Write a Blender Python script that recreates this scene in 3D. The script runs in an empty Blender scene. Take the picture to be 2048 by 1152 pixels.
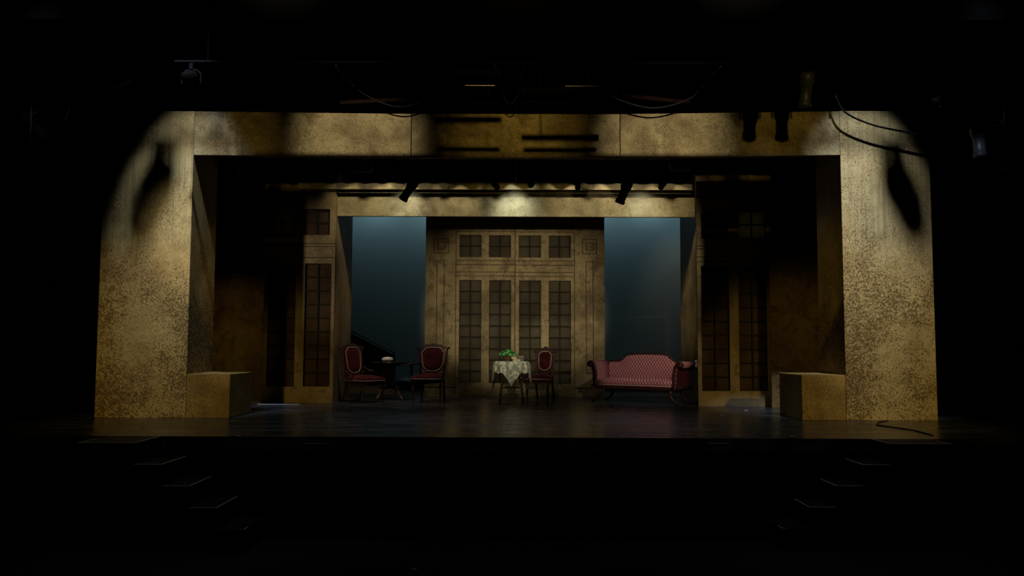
import bpy, math, random
from mathutils import Vector, Matrix
R = math.radians
random.seed(7)
S = bpy.context.scene
COL = S.collection

# ------------------------------------------------------------------ camera
FPX = 1650.0
CAMZ = 1.06
cam_d = bpy.data.cameras.new('camera')
cam_d.sensor_width = 36.0
cam_d.lens = 36.0 * FPX / 2048.0
cam_d.clip_end = 200
cam = bpy.data.objects.new('camera', cam_d)
COL.objects.link(cam)
CM = (Matrix.Rotation(math.atan(5 / FPX), 4, 'Z') @ Matrix.Rotation(R(90) + math.atan(114 / FPX), 4, 'X')
      @ Matrix.Rotation(R(0.2), 4, 'Z'))
cam.matrix_world = Matrix.Translation((0, 0, CAMZ)) @ CM
S.camera = cam
CM3 = CM.to_3x3()

def at(u, v, Y):
    """point of the plane at depth Y seen at photo pixel (u, v)"""
    d = CM3 @ Vector(((u - 1024) / FPX, -(v - 576) / FPX, -1))
    t = Y / d.y
    return Vector((d.x * t, Y, CAMZ + d.z * t))

def onfloor(u, v, z=0.0):
    d = CM3 @ Vector(((u - 1024) / FPX, -(v - 576) / FPX, -1))
    t = (z - CAMZ) / d.z
    return Vector((d.x * t, d.y * t, z))

# ------------------------------------------------------------------ world, exposure
S.view_settings.view_transform = 'Standard'
S.view_settings.look = 'None'
S.view_settings.exposure = 0.0
S.view_settings.gamma = 1.0
w = bpy.data.worlds.new('dark_house')
S.world = w
w.use_nodes = True
w.node_tree.nodes['Background'].inputs[0].default_value = (0.6, 0.7, 1, 1)
w.node_tree.nodes['Background'].inputs[1].default_value = 0.0006

# ------------------------------------------------------------------ stage lights
def spot(name, loc, aim, watts, color, size, blend=0.6, radius=0.08):
    l = bpy.data.lights.new(name, 'SPOT')
    l.energy = watts; l.color = color
    l.spot_size = R(size); l.spot_blend = blend; l.shadow_soft_size = radius
    o = bpy.data.objects.new(name, l)
    COL.objects.link(o)
    o.location = loc
    o.rotation_euler = (Vector(aim) - Vector(loc)).to_track_quat('-Z', 'Y').to_euler()
    return o

WARM = (1.0, 0.72, 0.18)
COOL = (0.84, 0.97, 1.25)
WHITE = (1.0, 0.95, 0.88)
GREENW = (0.92, 1.0, 0.86)
STRAW = (1.0, 0.88, 0.62)
TEAL = (0.42, 0.74, 0.86)
# white pools grazing the tops of the two portal legs
spot('portal_pool_light', (-4.4, 9.6, 7.0), (-4.75, 11.9, 3.0), 1650, COOL, 29, 1.0, 0.06)
spot('portal_pool_light', (4.9, 9.6, 7.0), (5.05, 11.9, 3.0), 1850, COOL, 30, 1.0, 0.06)
# amber front wash on the portal legs and plinths
spot('portal_wash_light', (-6.5, 1.0, 4.2), (-5.2, 11.9, 0.9), 1020, WARM, 20, 0.8, 0.12)
spot('portal_wash_light', (6.5, 1.0, 4.2), (5.2, 11.9, 0.9), 1330, WARM, 20, 0.8, 0.12)
# header specials from the front of house
for hx, hp, hs, hc in ((-2.3, 3100, 13, STRAW), (2.2, 3300, 13, STRAW), (0.0, 1000, 14, WARM), (-4.2, 480, 11, WARM), (4.0, 560, 11, WARM)):
    spot('header_light', (hx, 2.0, 6.3), (hx, 11.9, 4.0), hp, hc, hs, 1.0, (0.22, 0.07, 0.07, 0.11, 0.11)[int(abs(hx)) if hx else 0])
# box booms: light the inner set from either side, under the portal header
spot('box_boom_light', (-7.1, 2.9, 3.3), (-0.3, 16.5, 1.8), 900, STRAW, 12.5, 0.7, 0.15)
spot('box_boom_light', (-7.1, 2.9, 3.2), (-3.55, 15.1, 2.4), 1300, STRAW, 13, 0.8, 0.12)
spot('box_boom_light', (8.8, 4.2, 3.3), (0.6, 16.8, 2.3), 1500, STRAW, 15.5, 0.8, 0.15)
spot('front_light', (0.0, -2.0, 3.3), (0.0, 17.1, 1.95), 2700, STRAW, 12.3, 0.5, 0.1)
# high side lights that reach the wing panels
spot('side_light', (1.5, 5.0, 7.2), (-5.45, 14.6, 0.9), 620, WARM, 12, 0.8, 0.08)
spot('side_light', (-1.5, 5.0, 7.2), (5.4, 14.2, 0.9), 500, WARM, 14, 0.9, 0.08)
# specials inside, hung in front of the inner header
for x, tx, p, c in ((-2.2, -2.95, 105, STRAW), (-1.7, -2.1, 115, STRAW), (-0.9, -1.1, 105, STRAW), (-0.2, 0.0, 90, GREENW), (0.9, 1.0, 115, STRAW), (1.5, 1.9, 125, STRAW), (2.2, 2.85, 125, STRAW)):
    spot('inner_header_light', (x, 13.7, 4.9), (tx, 15.2, 3.66), p * 1.5, c, 36, 1.0, 0.04)
for x, p in ((-2.0, 9), (0.0, 18), (2.35, 14)):
    spot('header_special', (x, 14.7, 3.86), (x, 15.2, 3.5), p, (0.9, 1.0, 0.95), 90, 1.0, 0.03)
spot('table_special', (0.2, 12.6, 4.6), (-0.05, 15.7, 0.7), 230, GREENW, 15, 1.0, 0.08)
spot('front_light', (2.2, 5.0, 5.2), (2.4, 15.3, 0.62), 1300, (1.0, 0.88, 0.80), 12, 1.0, 0.1)  # added front fill that brightens the sofa
spot('return_fill_light', (-4.4, 13.3, 4.0), (3.4, 16.0, 1.7), 330, STRAW, 15, 1.0, 0.1)  # added fill, brings up the right return wall
spot('return_fill_light', (4.4, 13.3, 4.0), (-3.3, 15.8, 1.7), 220, STRAW, 15, 1.0, 0.1)  # matching added fill for the left return wall
spot('backstage_work_light', (4.35, 16.7, 3.3), (4.2, 14.65, 3.18), 60, STRAW, 24, 1.0, 0.1)
spot('backstage_work_light', (-4.6, 16.6, 3.4), (-4.27, 15.15, 3.3), 10, STRAW, 24, 1.0, 0.1)
spot('chair_special', (-2.6, 14.4, 4.2), (-2.2, 15.2, 0.4), 200, (1.0, 0.84, 0.76), 50, 1.0, 0.08)
spot('sofa_special', (2.6, 13.45, 4.4), (2.35, 15.2, 0.5), 90, (1.0, 0.90, 0.86), 34, 1.0, 0.08)
# added fill so the step tape and stage edge show
for x in (-3.3, 0.0, 3.3):
    spot('step_fill_light', (x, 8.35, 6.0), (x, 9.2, -0.4), 105 if x else 60, WHITE, 38, 1.0, 0.1)
# added narrow fills that pick out the rigging beyond the portal
spot('rig_fill_light', (3.0, 5.0, 5.0), (5.95, 10.4, 3.75), 600, COOL, 7, 1.0, 0.1)
spot('rig_fill_light', (-3.0, 5.0, 4.6), (-6.05, 10.4, 3.95), 500, COOL, 7, 1.0, 0.1)
# added fill behind the portal header to lift the bare stage floor
for x in (-2.6, 0.0, 2.6):
    spot('floor_fill_light', (x, 12.45, 4.25), (x, 11.9, 0.0), 95, (0.80, 0.95, 1.0), 60, 1.0, 0.15)
# cyclorama top light
for i in range(8):
    x = -4.55 + i * 1.3
    spot('cyclorama_light', (x, 19.45, 4.8), (x, 19.95, 4.05), 14.5, TEAL, 140, 1.0, 0.15)
spot('cyclorama_patch_light', (4.0, 18.2, 5.2), (3.9, 20.0, 2.5), 18, (1.0, 0.85, 0.62), 40, 1.0, 0.1)

# ------------------------------------------------------------------ materials
def mat(name, base=(0.5, 0.5, 0.5), rough=0.6, spec=0.5, metal=0.0):
    m = bpy.data.materials.new(name)
    m.use_nodes = True
    b = m.node_tree.nodes['Principled BSDF']
    b.inputs['Base Color'].default_value = (*base, 1)
    b.inputs['Roughness'].default_value = rough
    b.inputs['Metallic'].default_value = metal
    b.inputs['Specular IOR Level'].default_value = spec
    return m

class NT:
    def __init__(self, m):
        self.t = m.node_tree; self.b = self.t.nodes['Principled BSDF']
        self.co = self.t.nodes.new('ShaderNodeTexCoord')
    def n(self, kind, **kw):
        x = self.t.nodes.new(kind)
        for k, v in kw.items(): setattr(x, k, v)
        return x
    def l(self, a, b): self.t.links.new(a, b)
    def mapped(self, scale, loc=(0, 0, 0), rot=(0, 0, 0)):
        x = self.n('ShaderNodeMapping')
        x.inputs['Scale'].default_value = scale; x.inputs['Location'].default_value = loc
        x.inputs['Rotation'].default_value = rot
        self.l(self.co.outputs['Object'], x.inputs['Vector'])
        return x.outputs['Vector']
    def noise(self, vec, scale, detail=4, rough=0.55, dist=0.0):
        x = self.n('ShaderNodeTexNoise')
        x.inputs['Scale'].default_value = scale; x.inputs['Detail'].default_value = detail
        x.inputs['Roughness'].default_value = rough; x.inputs['Distortion'].default_value = dist
        self.l(vec, x.inputs['Vector'])
        return x.outputs['Fac']
    def ramp(self, fac, a, b, c0=0.0, c1=1.0):
        x = self.n('ShaderNodeMapRange')
        x.interpolation_type = 'SMOOTHSTEP'
        x.inputs['From Min'].default_value = a; x.inputs['From Max'].default_value = b
        x.inputs['To Min'].default_value = c0; x.inputs['To Max'].default_value = c1
        self.l(fac, x.inputs['Value'])
        return x.outputs['Result']
    def math(self, op, a, b=None):
        x = self.n('ShaderNodeMath', operation=op)
        for i, v in enumerate((a, b)):
            if v is None: continue
            if isinstance(v, (int, float)): x.inputs[i].default_value = v
            else: self.l(v, x.inputs[i])
        return x.outputs[0]
    def mix(self, fac, a, b, mode='MIX'):
        x = self.n('ShaderNodeMix', data_type='RGBA', blend_type=mode)
        if isinstance(fac, (int, float)): x.inputs[0].default_value = fac
        else: self.l(fac, x.inputs[0])
        for i, v in ((6, a), (7, b)):
            if isinstance(v, tuple): x.inputs[i].default_value = (*v, 1)
            else: self.l(v, x.inputs[i])
        return x.outputs[2]
    def color(self, s): self.l(s, self.b.inputs['Base Color'])
    def bump(self, fac, strength, dist=0.01):
        x = self.n('ShaderNodeBump')
        x.inputs['Strength'].default_value = strength; x.inputs['Distance'].default_value = dist
        self.l(fac, x.inputs['Height']); self.l(x.outputs[0], self.b.inputs['Normal'])

def paint(name, base, dark, seed, tall=False, speck=0.95, cloud=0.75, streak=0.25, speck_scale=66.0, vein=0.3, rough=0.6, speck_dark=(0.05, 0.022, 0.0015)):
    """scenic sponge-painted stone: cloudy glaze, soft veins, sponged specks and runs"""
    m = mat(name, base, rough, 0.3)
    t = NT(m)
    o = (seed * 3.7, seed * 1.9, seed * 5.3)
    v = t.mapped((1, 1, 1), o)
    vs = t.mapped((16, 16, 0.35), o)
    c1 = t.ramp(t.noise(v, 1.0, 7, 0.62, 0.3), 0.42, 0.66)
    c2 = t.ramp(t.noise(v, 4.2, 8, 0.7, 0.35), 0.46, 0.66)
    cl = t.math('MULTIPLY', t.math('MAXIMUM', c1, t.math('MULTIPLY', c2, 0.8)), cloud)
    col = t.mix(cl, base, dark)
    st = t.ramp(t.noise(vs, 2.2, 5, 0.65), 0.44, 0.70)
    stm_ = t.ramp(t.noise(v, 0.9, 2, 0.5), 0.42, 0.6)
    if tall:
        sy_ = t.n('ShaderNodeSeparateXYZ'); t.l(t.co.outputs['Object'], sy_.inputs[0])
        stm_ = t.ramp(sy_.outputs[2], 1.9, 2.9)
    col = t.mix(t.math('MULTIPLY', t.math('MULTIPLY', st, stm_), streak), col, tuple(x * 0.4 for x in base))
    vn = t.noise(v, 2.4, 9, 0.72, 0.25)
    vv = t.math('ABSOLUTE', t.math('SUBTRACT', vn, 0.5))
    patch = t.ramp(t.noise(v, 1.7, 3, 0.5), 0.48, 0.62)
    vein_f = t.math('MULTIPLY', t.math('MULTIPLY', t.ramp(vv, 0.03, 0.0), patch), vein)
    col = t.mix(vein_f, col, tuple(x * 0.35 for x in dark))
    wob = t.n('ShaderNodeTexNoise'); wob.inputs['Scale'].default_value = speck_scale * 0.9; wob.inputs['Detail'].default_value = 2
    t.l(v, wob.inputs['Vector'])
    wv = t.mix(0.016, v, wob.outputs['Color'], 'ADD')
    s1 = wob.outputs['Fac']
    dens = t.ramp(t.noise(v, 1.5, 5, 0.62), 0.36, 0.62, 0.24, 0.56)
    if tall:
        sz = t.n('ShaderNodeSeparateXYZ'); t.l(t.co.outputs['Object'], sz.inputs[0])
        low = t.ramp(sz.outputs[2], 3.3, 0.8, 0.55, 1.2)
        dens = t.math('MULTIPLY', dens, low)
    def dots(sc, k):
        x = t.n('ShaderNodeTexVoronoi'); x.inputs['Scale'].default_value = sc
        t.l(wv, x.inputs['Vector'])
        sep = t.n('ShaderNodeSeparateColor'); t.l(x.outputs['Color'], sep.inputs[0])
        th = t.math('MULTIPLY', t.math('MULTIPLY', dens, k), sep.outputs[0])
        return t.ramp(t.math('SUBTRACT', th, x.outputs['Distance']), -0.06, 0.10)
    sp = t.math('MAXIMUM', t.math('MULTIPLY', dots(speck_scale * 0.5, 1.3), 0.85), t.math('MULTIPLY', dots(speck_scale, 1.7), 0.9))
    col = t.mix(t.math('MULTIPLY', sp, speck), col, speck_dark)
    lt = t.ramp(t.noise(v, speck_scale * 0.8, 3, 0.6), 0.52, 0.68)
    col = t.mix(t.math('MULTIPLY', lt, 0.3), col, tuple(min(1, x * 1.45) for x in base))
    t.color(col)
    t.bump(s1, 0.12, 0.004)
    return m

M = {}
M['leg_l'] = paint('portal_stone_paint', (0.36, 0.26, 0.095), (0.17, 0.098, 0.024), 1.0, tall=True, streak=0.7)
M['leg_r'] = paint('portal_stone_paint', (0.37, 0.27, 0.105), (0.18, 0.105, 0.026), 2.3, tall=True, cloud=0.7, streak=0.7)
M['head'] = paint('header_stone_paint', (0.36, 0.28, 0.125), (0.10, 0.058, 0.008), 3.1, speck=0.45, cloud=0.97, vein=0.7, speck_scale=75)
M['plinth'] = paint('plinth_stone_paint', (0.31, 0.20, 0.055), (0.12, 0.06, 0.008), 4.4, speck=0.5, cloud=0.85, vein=0.6)
M['inner'] = paint('inner_header_paint', (0.36, 0.30, 0.165), (0.12, 0.085, 0.025), 5.2, speck=0.4, cloud=0.85, streak=0.1, speck_scale=75)
M['set'] = paint('set_wall_paint', (0.32, 0.235, 0.11), (0.075, 0.045, 0.012), 6.1, speck=0.35, cloud=0.97, streak=0.3, speck_scale=75, vein=0.9)
M['side'] = paint('side_wall_paint', (0.30, 0.215, 0.10), (0.10, 0.058, 0.015), 7.7, speck=0.4, cloud=0.8, streak=0.25, speck_scale=75)
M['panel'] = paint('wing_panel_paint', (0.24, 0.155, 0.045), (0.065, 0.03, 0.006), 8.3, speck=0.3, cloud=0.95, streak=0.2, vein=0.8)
M['line'] = mat('dark_moulding_paint', (0.035, 0.020, 0.008), 0.7, 0.2)
M['scrim'] = mat('olive_scrim', (0.060, 0.047, 0.026), 0.8, 0.2)
t = NT(M['scrim']); t.color(t.mix(t.ramp(t.noise(t.mapped((1, 1, 1)), 1.5, 4), 0.35, 0.65), (0.040, 0.030, 0.016), (0.075, 0.060, 0.034)))
M['scrim_red'] = mat('brown_scrim', (0.050, 0.026, 0.013), 0.8, 0.2)
t = NT(M['scrim_red']); t.color(t.mix(t.ramp(t.noise(t.mapped((1, 1, 1)), 1.5, 4), 0.35, 0.65), (0.032, 0.014, 0.008), (0.070, 0.042, 0.020)))
M['scrim_back'] = mat('backlit_brown_scrim', (0.05, 0.035, 0.018), 0.8, 0.1)
_t = M['scrim_back'].node_tree
_tr = _t.nodes.new('ShaderNodeBsdfTranslucent'); _tr.inputs[0].default_value = (0.22, 0.19, 0.12, 1)
_mx = _t.nodes.new('ShaderNodeMixShader'); _mx.inputs[0].default_value = 0.5
_t.links.new(_t.nodes['Principled BSDF'].outputs[0], _mx.inputs[1]); _t.links.new(_tr.outputs[0], _mx.inputs[2])
_t.links.new(_mx.outputs[0], _t.nodes['Material Output'].inputs[0])
M['muntin'] = mat('muntin_dark', (0.010, 0.006, 0.003), 0.7, 0.2)
M['black'] = mat('black_masking', (0.0035, 0.0035, 0.004), 0.95, 0.05)
M['velour'] = mat('black_velour', (0.0012, 0.0012, 0.0014), 1.0, 0.0)
M['floor'] = mat('black_stage_floor', (0.010, 0.011, 0.012), 0.3, 0.5)
t = NT(M['floor'])
f1 = t.noise(t.mapped((0.5, 2.5, 1)), 2.0, 6, 0.65, 0.4)
f2 = t.noise(t.mapped((1.0, 9.0, 1)), 3.0, 4, 0.6)
t.color(t.mix(t.ramp(t.math('MULTIPLY', f1, f2), 0.2, 0.42), (0.018, 0.018, 0.019), (0.085, 0.086, 0.09)))
t.l(t.ramp(f1, 0.3, 0.7, 0.18, 0.36), t.b.inputs['Roughness'])
M['step'] = mat('black_step_paint', (0.005, 0.005, 0.005), 0.7, 0.2)
M['tape'] = mat('pale_edge_tape', (0.42, 0.40, 0.36), 0.6, 0.3)
M['tape_white'] = mat('white_spike_tape', (0.7, 0.68, 0.62), 0.6, 0.3)
M['cyc'] = mat('cyclorama_cloth', (0.55, 0.60, 0.60), 0.95, 0.05)
M['wood'] = mat('mahogany', (0.060, 0.020, 0.011), 0.42, 0.3)
t = NT(M['wood']); t.color(t.mix(t.ramp(t.noise(t.mapped((14, 14, 2)), 3, 5, 0.6, 0.5), 0.35, 0.7), (0.055, 0.017, 0.009), (0.020, 0.006, 0.004)))
M['turned'] = mat('glossy_turned_wood', (0.085, 0.036, 0.020), 0.22, 0.6)
M['wood_dark'] = mat('ebonised_wood', (0.012, 0.006, 0.004), 0.35, 0.35)
M['velvet'] = mat('dark_red_velvet', (0.045, 0.005, 0.005), 0.8, 0.1)
t = NT(M['velvet']); t.color(t.mix(t.ramp(t.noise(t.mapped((1, 1, 1)), 7, 4), 0.35, 0.7), (0.034, 0.0036, 0.004), (0.06, 0.008, 0.008)))
t.b.inputs['Sheen Weight'].default_value = 0.12; t.b.inputs['Sheen Tint'].default_value = (0.9, 0.4, 0.4, 1)
M['gimp'] = mat('pink_gimp_trim', (0.46, 0.28, 0.23), 0.8, 0.1)
M['metal'] = mat('black_fixture_metal', (0.0022, 0.0022, 0.0024), 0.75, 0.03)
M['soot'] = mat('matt_black_fixture_paint', (0.002, 0.002, 0.002), 0.9, 0.0)
M['lens'] = mat('fixture_lens', (0.02, 0.022, 0.026), 0.08, 0.8)
M['steel'] = mat('worn_steel_pipe', (0.14, 0.135, 0.13), 0.4, 0.5, 0.7)
M['cable'] = mat('black_cable', (0.006, 0.006, 0.006), 0.5, 0.2)
M['grey_fix'] = mat('grey_fixture_paint', (0.035, 0.037, 0.04), 0.4, 0.3)
M['beam'] = mat('rust_brown_beam', (0.035, 0.009, 0.004), 0.7, 0.2)
M['patch'] = mat('dusty_fixture_back', (0.014, 0.016, 0.009), 0.7, 0.1)
M['leaf'] = mat('green_leaf', (0.10, 0.38, 0.07), 0.45, 0.4)
t = NT(M['leaf']); t.color(t.mix(t.ramp(t.noise(t.mapped((1, 1, 1)), 12, 3), 0.35, 0.7), (0.04, 0.24, 0.05), (0.22, 0.55, 0.16)))
M['basket'] = mat('brown_basket', (0.10, 0.055, 0.02), 0.7, 0.3)
M['soil'] = mat('potting_soil', (0.02, 0.012, 0.008), 0.9, 0.1)
M['cream'] = mat('cream_page_edges', (0.66, 0.55, 0.34), 0.7, 0.2)
t = NT(M['cream']); t.color(t.mix(t.ramp(t.noise(t.mapped((1, 1, 60)), 8, 2), 0.4, 0.6), (0.68, 0.56, 0.34), (0.50, 0.40, 0.24)))
M['cover'] = mat('tan_book_cover', (0.40, 0.24, 0.11), 0.6, 0.3)
M['greybox'] = mat('grey_green_box', (0.07, 0.075, 0.055), 0.5, 0.4)
M['china'] = mat('white_china', (0.86, 0.83, 0.70), 0.4, 0.4)
M['rail'] = mat('pale_handrail_paint', (0.20, 0.18, 0.13), 0.5, 0.4)
M['stairwall'] = mat('dark_stair_panelling', (0.045, 0.032, 0.016), 0.6, 0.3)

def lattice(name, u, v, p):
    """trellis brocade: pale rose lattice over maroon, u and v are (x,y,z) weights"""
    m = mat(name, (0.3, 0.06, 0.07), 0.85, 0.08)
    t = NT(m)
    sx = t.n('ShaderNodeSeparateXYZ'); t.l(t.co.outputs['Object'], sx.inputs[0])
    def lin(wt):
        acc = None
        for k in range(3):
            if wt[k]:
                q = t.math('MULTIPLY', sx.outputs[k], wt[k] / p)
                acc = q if acc is None else t.math('ADD', acc, q)
        return acc
    U, V = lin(u), lin(v)
    def edge(e):
        return t.math('ABSOLUTE', t.math('SUBTRACT', t.math('FRACT', t.math('ADD', e, 50.0)), 0.5))
    a = edge(t.math('ADD', U, V)); b = edge(t.math('SUBTRACT', U, V))
    fac = t.ramp(t.math('MAXIMUM', a, b), 0.46, 0.33)
    fac = t.math('MULTIPLY', fac, t.ramp(t.noise(t.mapped((1, 1, 1)), 90, 2), 0.3, 0.6, 0.6, 1.0))
    t.color(t.mix(fac, (0.12, 0.013, 0.013), (0.55, 0.26, 0.25)))
    t.bump(fac, 0.3, 0.004)
    return m
M['bro_back'] = lattice('rose_trellis_brocade', (1, 0, 0), (0, 0, 0.68), 0.060)
M['bro_seat'] = lattice('rose_trellis_brocade_seat', (1, 0, 0), (0, -0.7, 0.7), 0.060)
M['bro_arm'] = lattice('rose_trellis_brocade_arm', (0, 1, 0), (0.3, 0, 0.68), 0.055)

m = mat('white_lace', (0.70, 0.66, 0.50), 0.85, 0.1)
t = NT(m)
vo = t.n('ShaderNodeTexVoronoi', feature='DISTANCE_TO_EDGE'); vo.inputs['Scale'].default_value = 75
t.l(t.co.outputs['Object'], vo.inputs['Vector'])
big = t.ramp(t.noise(t.mapped((1, 1, 1)), 14, 3, 0.6), 0.45, 0.58)
hole = t.math('MULTIPLY', t.ramp(vo.outputs['Distance'], 0.12, 0.22), t.math('SUBTRACT', 1.0, t.math('MULTIPLY', big, 0.75)))
t.l(t.math('SUBTRACT', 1.0, t.math('MULTIPLY', hole, 0.85)), t.b.inputs['Alpha'])
t.color(t.mix(big, (0.42, 0.40, 0.29), (0.74, 0.70, 0.54)))
M['lace'] = m

# ------------------------------------------------------------------ mesh builder
class MB:
    def __init__(self): self.v = []; self.f = []; self.mx = Matrix.Identity(4)
    def add(self, vs, fs):
        b = len(self.v)
        self.v += [tuple(self.mx @ Vector(p)) for p in vs]
        self.f += [tuple(i + b for i in f) for f in fs]
        return self
    def box(self, x0, x1, y0, y1, z0, z1):
        return self.add([(x, y, z) for z in (z0, z1) for y in (y0, y1) for x in (x0, x1)],
                        [(0, 2, 3, 1), (4, 5, 7, 6), (0, 1, 5, 4), (2, 6, 7, 3), (0, 4, 6, 2), (1, 3, 7, 5)])
    def prism_xz(self, pts, y0, y1):
        n = len(pts)
        return self.add([(x, y0, z) for x, z in pts] + [(x, y1, z) for x, z in pts],
                        [tuple(range(n)), tuple(range(2 * n - 1, n - 1, -1))] +
                        [(i, i + n, (i + 1) % n + n, (i + 1) % n) for i in range(n)])
    def prism_xy(self, pts, z0, z1):
        n = len(pts)
        return self.add([(x, y, z0) for x, y in pts] + [(x, y, z1) for x, y in pts],
                        [tuple(range(n - 1, -1, -1)), tuple(range(n, 2 * n))] +
                        [(i, (i + 1) % n, (i + 1) % n + n, i + n) for i in range(n)])
    def ring_xz(self, outer, inner, y0, y1):
        n = len(outer)
        vs = [(x, y0, z) for x, z in outer] + [(x, y0, z) for x, z in inner] + \
             [(x, y1, z) for x, z in outer] + [(x, y1, z) for x, z in inner]
        fs = []
        for i in range(n):
            j = (i + 1) % n
            fs += [(i, j, j + n, i + n), (i + 2 * n, i + 3 * n, j + 3 * n, j + 2 * n),
                   (i, i + 2 * n, j + 2 * n, j), (i + n, j + n, j + 3 * n, i + 3 * n)]
        return self.add(vs, fs)
    def lathe(self, prof, seg=16, base=(0, 0, 0), axis=(0, 0, 1), rib=0.0, ribs=0):
        q = Vector((0, 0, 1)).rotation_difference(Vector(axis).normalized()).to_matrix()
        vs, fs = [], []
        for r, z in prof:
            for k in range(seg):
                a = 2 * math.pi * k / seg
                rr = r * (1 + rib * math.cos(ribs * a))
                vs.append(tuple(Vector(base) + q @ Vector((rr * math.cos(a), rr * math.sin(a), z))))
        n = len(prof)
        for i in range(n - 1):
            for k in range(seg):
                k2 = (k + 1) % seg
                fs.append((i * seg + k, i * seg + k2, (i + 1) * seg + k2, (i + 1) * seg + k))
        fs.append(tuple(range(seg - 1, -1, -1)))
        fs.append(tuple(range((n - 1) * seg, n * seg)))
        return self.add(vs, fs)
    def tube(self, pts, r, seg=8, closed=False):
        pts = [Vector(p) for p in pts]
        n = len(pts)
        rs = r if isinstance(r, (list, tuple)) else [r] * n
        vs, fs = [], []
        up = None
        for i, p in enumerate(pts):
            if closed: d = pts[(i + 1) % n] - pts[i - 1]
            else: d = pts[min(i + 1, n - 1)] - pts[max(i - 1, 0)]
            d.normalize()
            if up is None:
                up = d.orthogonal().normalized()
            else:
                up = up - d * up.dot(d)
                up = up.normalized() if up.length > 1e-6 else d.orthogonal().normalized()
            s = d.cross(up)
            for k in range(seg):
                a = 2 * math.pi * k / seg
                vs.append(tuple(p + (up * math.cos(a) + s * math.sin(a)) * rs[i]))
        for i in range(n if closed else n - 1):
            for k in range(seg):
                k2 = (k + 1) % seg; j = (i + 1) % n
                fs.append((i * seg + k, i * seg + k2, j * seg + k2, j * seg + k))
        if not closed:
            fs.append(tuple(range(seg - 1, -1, -1))); fs.append(tuple(range((n - 1) * seg, n * seg)))
        return self.add(vs, fs)
    def puff_xz(self, outline, y, bulge, rings=5, sign=-1):
        """cushion bulging from a closed outline in the xz plane"""
        n = len(outline)
        cx = sum(p[0] for p in outline) / n; cz = sum(p[1] for p in outline) / n
        vs, fs = [], []
        for k in range(rings):
            s = 1 - k / rings
            h = bulge * math.sqrt(max(0, 1 - s ** 3))
            vs += [(cx + (x - cx) * s, y + sign * h, cz + (z - cz) * s) for x, z in outline]
        vs.append((cx, y + sign * bulge, cz))
        for k in range(rings - 1):
            for i in range(n):
                j = (i + 1) % n
                fs.append((k * n + i, k * n + j, (k + 1) * n + j, (k + 1) * n + i))
        fs += [((rings - 1) * n + i, (rings - 1) * n + (i + 1) % n, rings * n) for i in range(n)]
        fs.append(tuple(range(n - 1, -1, -1)))
        return self.add(vs, fs)
    def build(self, name, material, parent=None, smooth=False, bevel=0.0, loc=None):
        me = bpy.data.meshes.new(name)
        me.from_pydata(self.v, [], self.f)
        me.validate(); 
        import bmesh
        bm = bmesh.new(); bm.from_mesh(me)
        bmesh.ops.recalc_face_normals(bm, faces=bm.faces)
        bm.to_mesh(me); bm.free()
        if smooth:
            for p in me.polygons: p.use_smooth = len(p.vertices) <= 4
        me.materials.append(M[material] if isinstance(material, str) else material)
        o = bpy.data.objects.new(name, me)
        COL.objects.link(o)
        if parent is not None: o.parent = parent
        if loc is not None: o.location = loc
        if bevel:
            b = o.modifiers.new('bevel', 'BEVEL'); b.width = bevel; b.segments = 2; b.limit_method = 'ANGLE'
        return o

def tag(o, label, cat, group=None, kind=None):
    o['label'] = label; o['category'] = cat
    if group: o['group'] = group
    if kind: o['kind'] = kind
    return o

def thing(name, loc, label, cat, rz=0.0, group=None):
    o = bpy.data.objects.new(name, None)
    o.empty_display_size = 0.1
    COL.objects.link(o)
    o.location = loc; o.rotation_euler = (0, 0, rz)
    return tag(o, label, cat, group)

def struct(name, mb, material, label=None, **kw):
    o = mb.build(name, material, **kw)
    o['kind'] = 'structure'
    if label: o['label'] = label
    return o

def copy_tree(o, parent=None):
    c = o.copy(); COL.objects.link(c)
    if parent is not None: c.parent = parent
    for ch in [x for x in S.objects if x.parent == o]:
        copy_tree(ch, c)
    return c

# ------------------------------------------------------------------ the house and stage shell
STAGE_FRONT = onfloor(1030, 875).y
HOUSE_Z = -1.15
struct('floor', MB().box(-13, 13, STAGE_FRONT, 22, -0.15, 0), 'floor', 'glossy scuffed black stage floor')
struct('trim_1', MB().box(-13, 13, STAGE_FRONT, STAGE_FRONT + 0.05, HOUSE_Z, -0.151), 'step', 'black front face of the stage')
struct('floor_house', MB().box(-13, 13, -4, STAGE_FRONT - 0.002, HOUSE_Z - 0.1, HOUSE_Z), 'step', 'dark auditorium floor')
struct('ceiling', MB().box(-13, 13, -4, 22, 9.0, 9.2), 'black', 'black ceiling above the stage')
struct('wall_back', MB().box(-13, 13, 21.8, 22, 0, 9), 'black', 'black back wall')
struct('wall_left', MB().box(-13.2, -13, -4, 22, HOUSE_Z, 9), 'black', 'black left wall')
struct('wall_right', MB().box(13, 13.2, -4, 22, HOUSE_Z, 9), 'black', 'black right wall')

struct('light_flag', MB().box(-13, 13, 7.95, 8.05, 4.27, 4.80), 'soot', 'black flag added above the view to keep header light off the set')  # added flag, stops the header lights leaking onto the inner set

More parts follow.
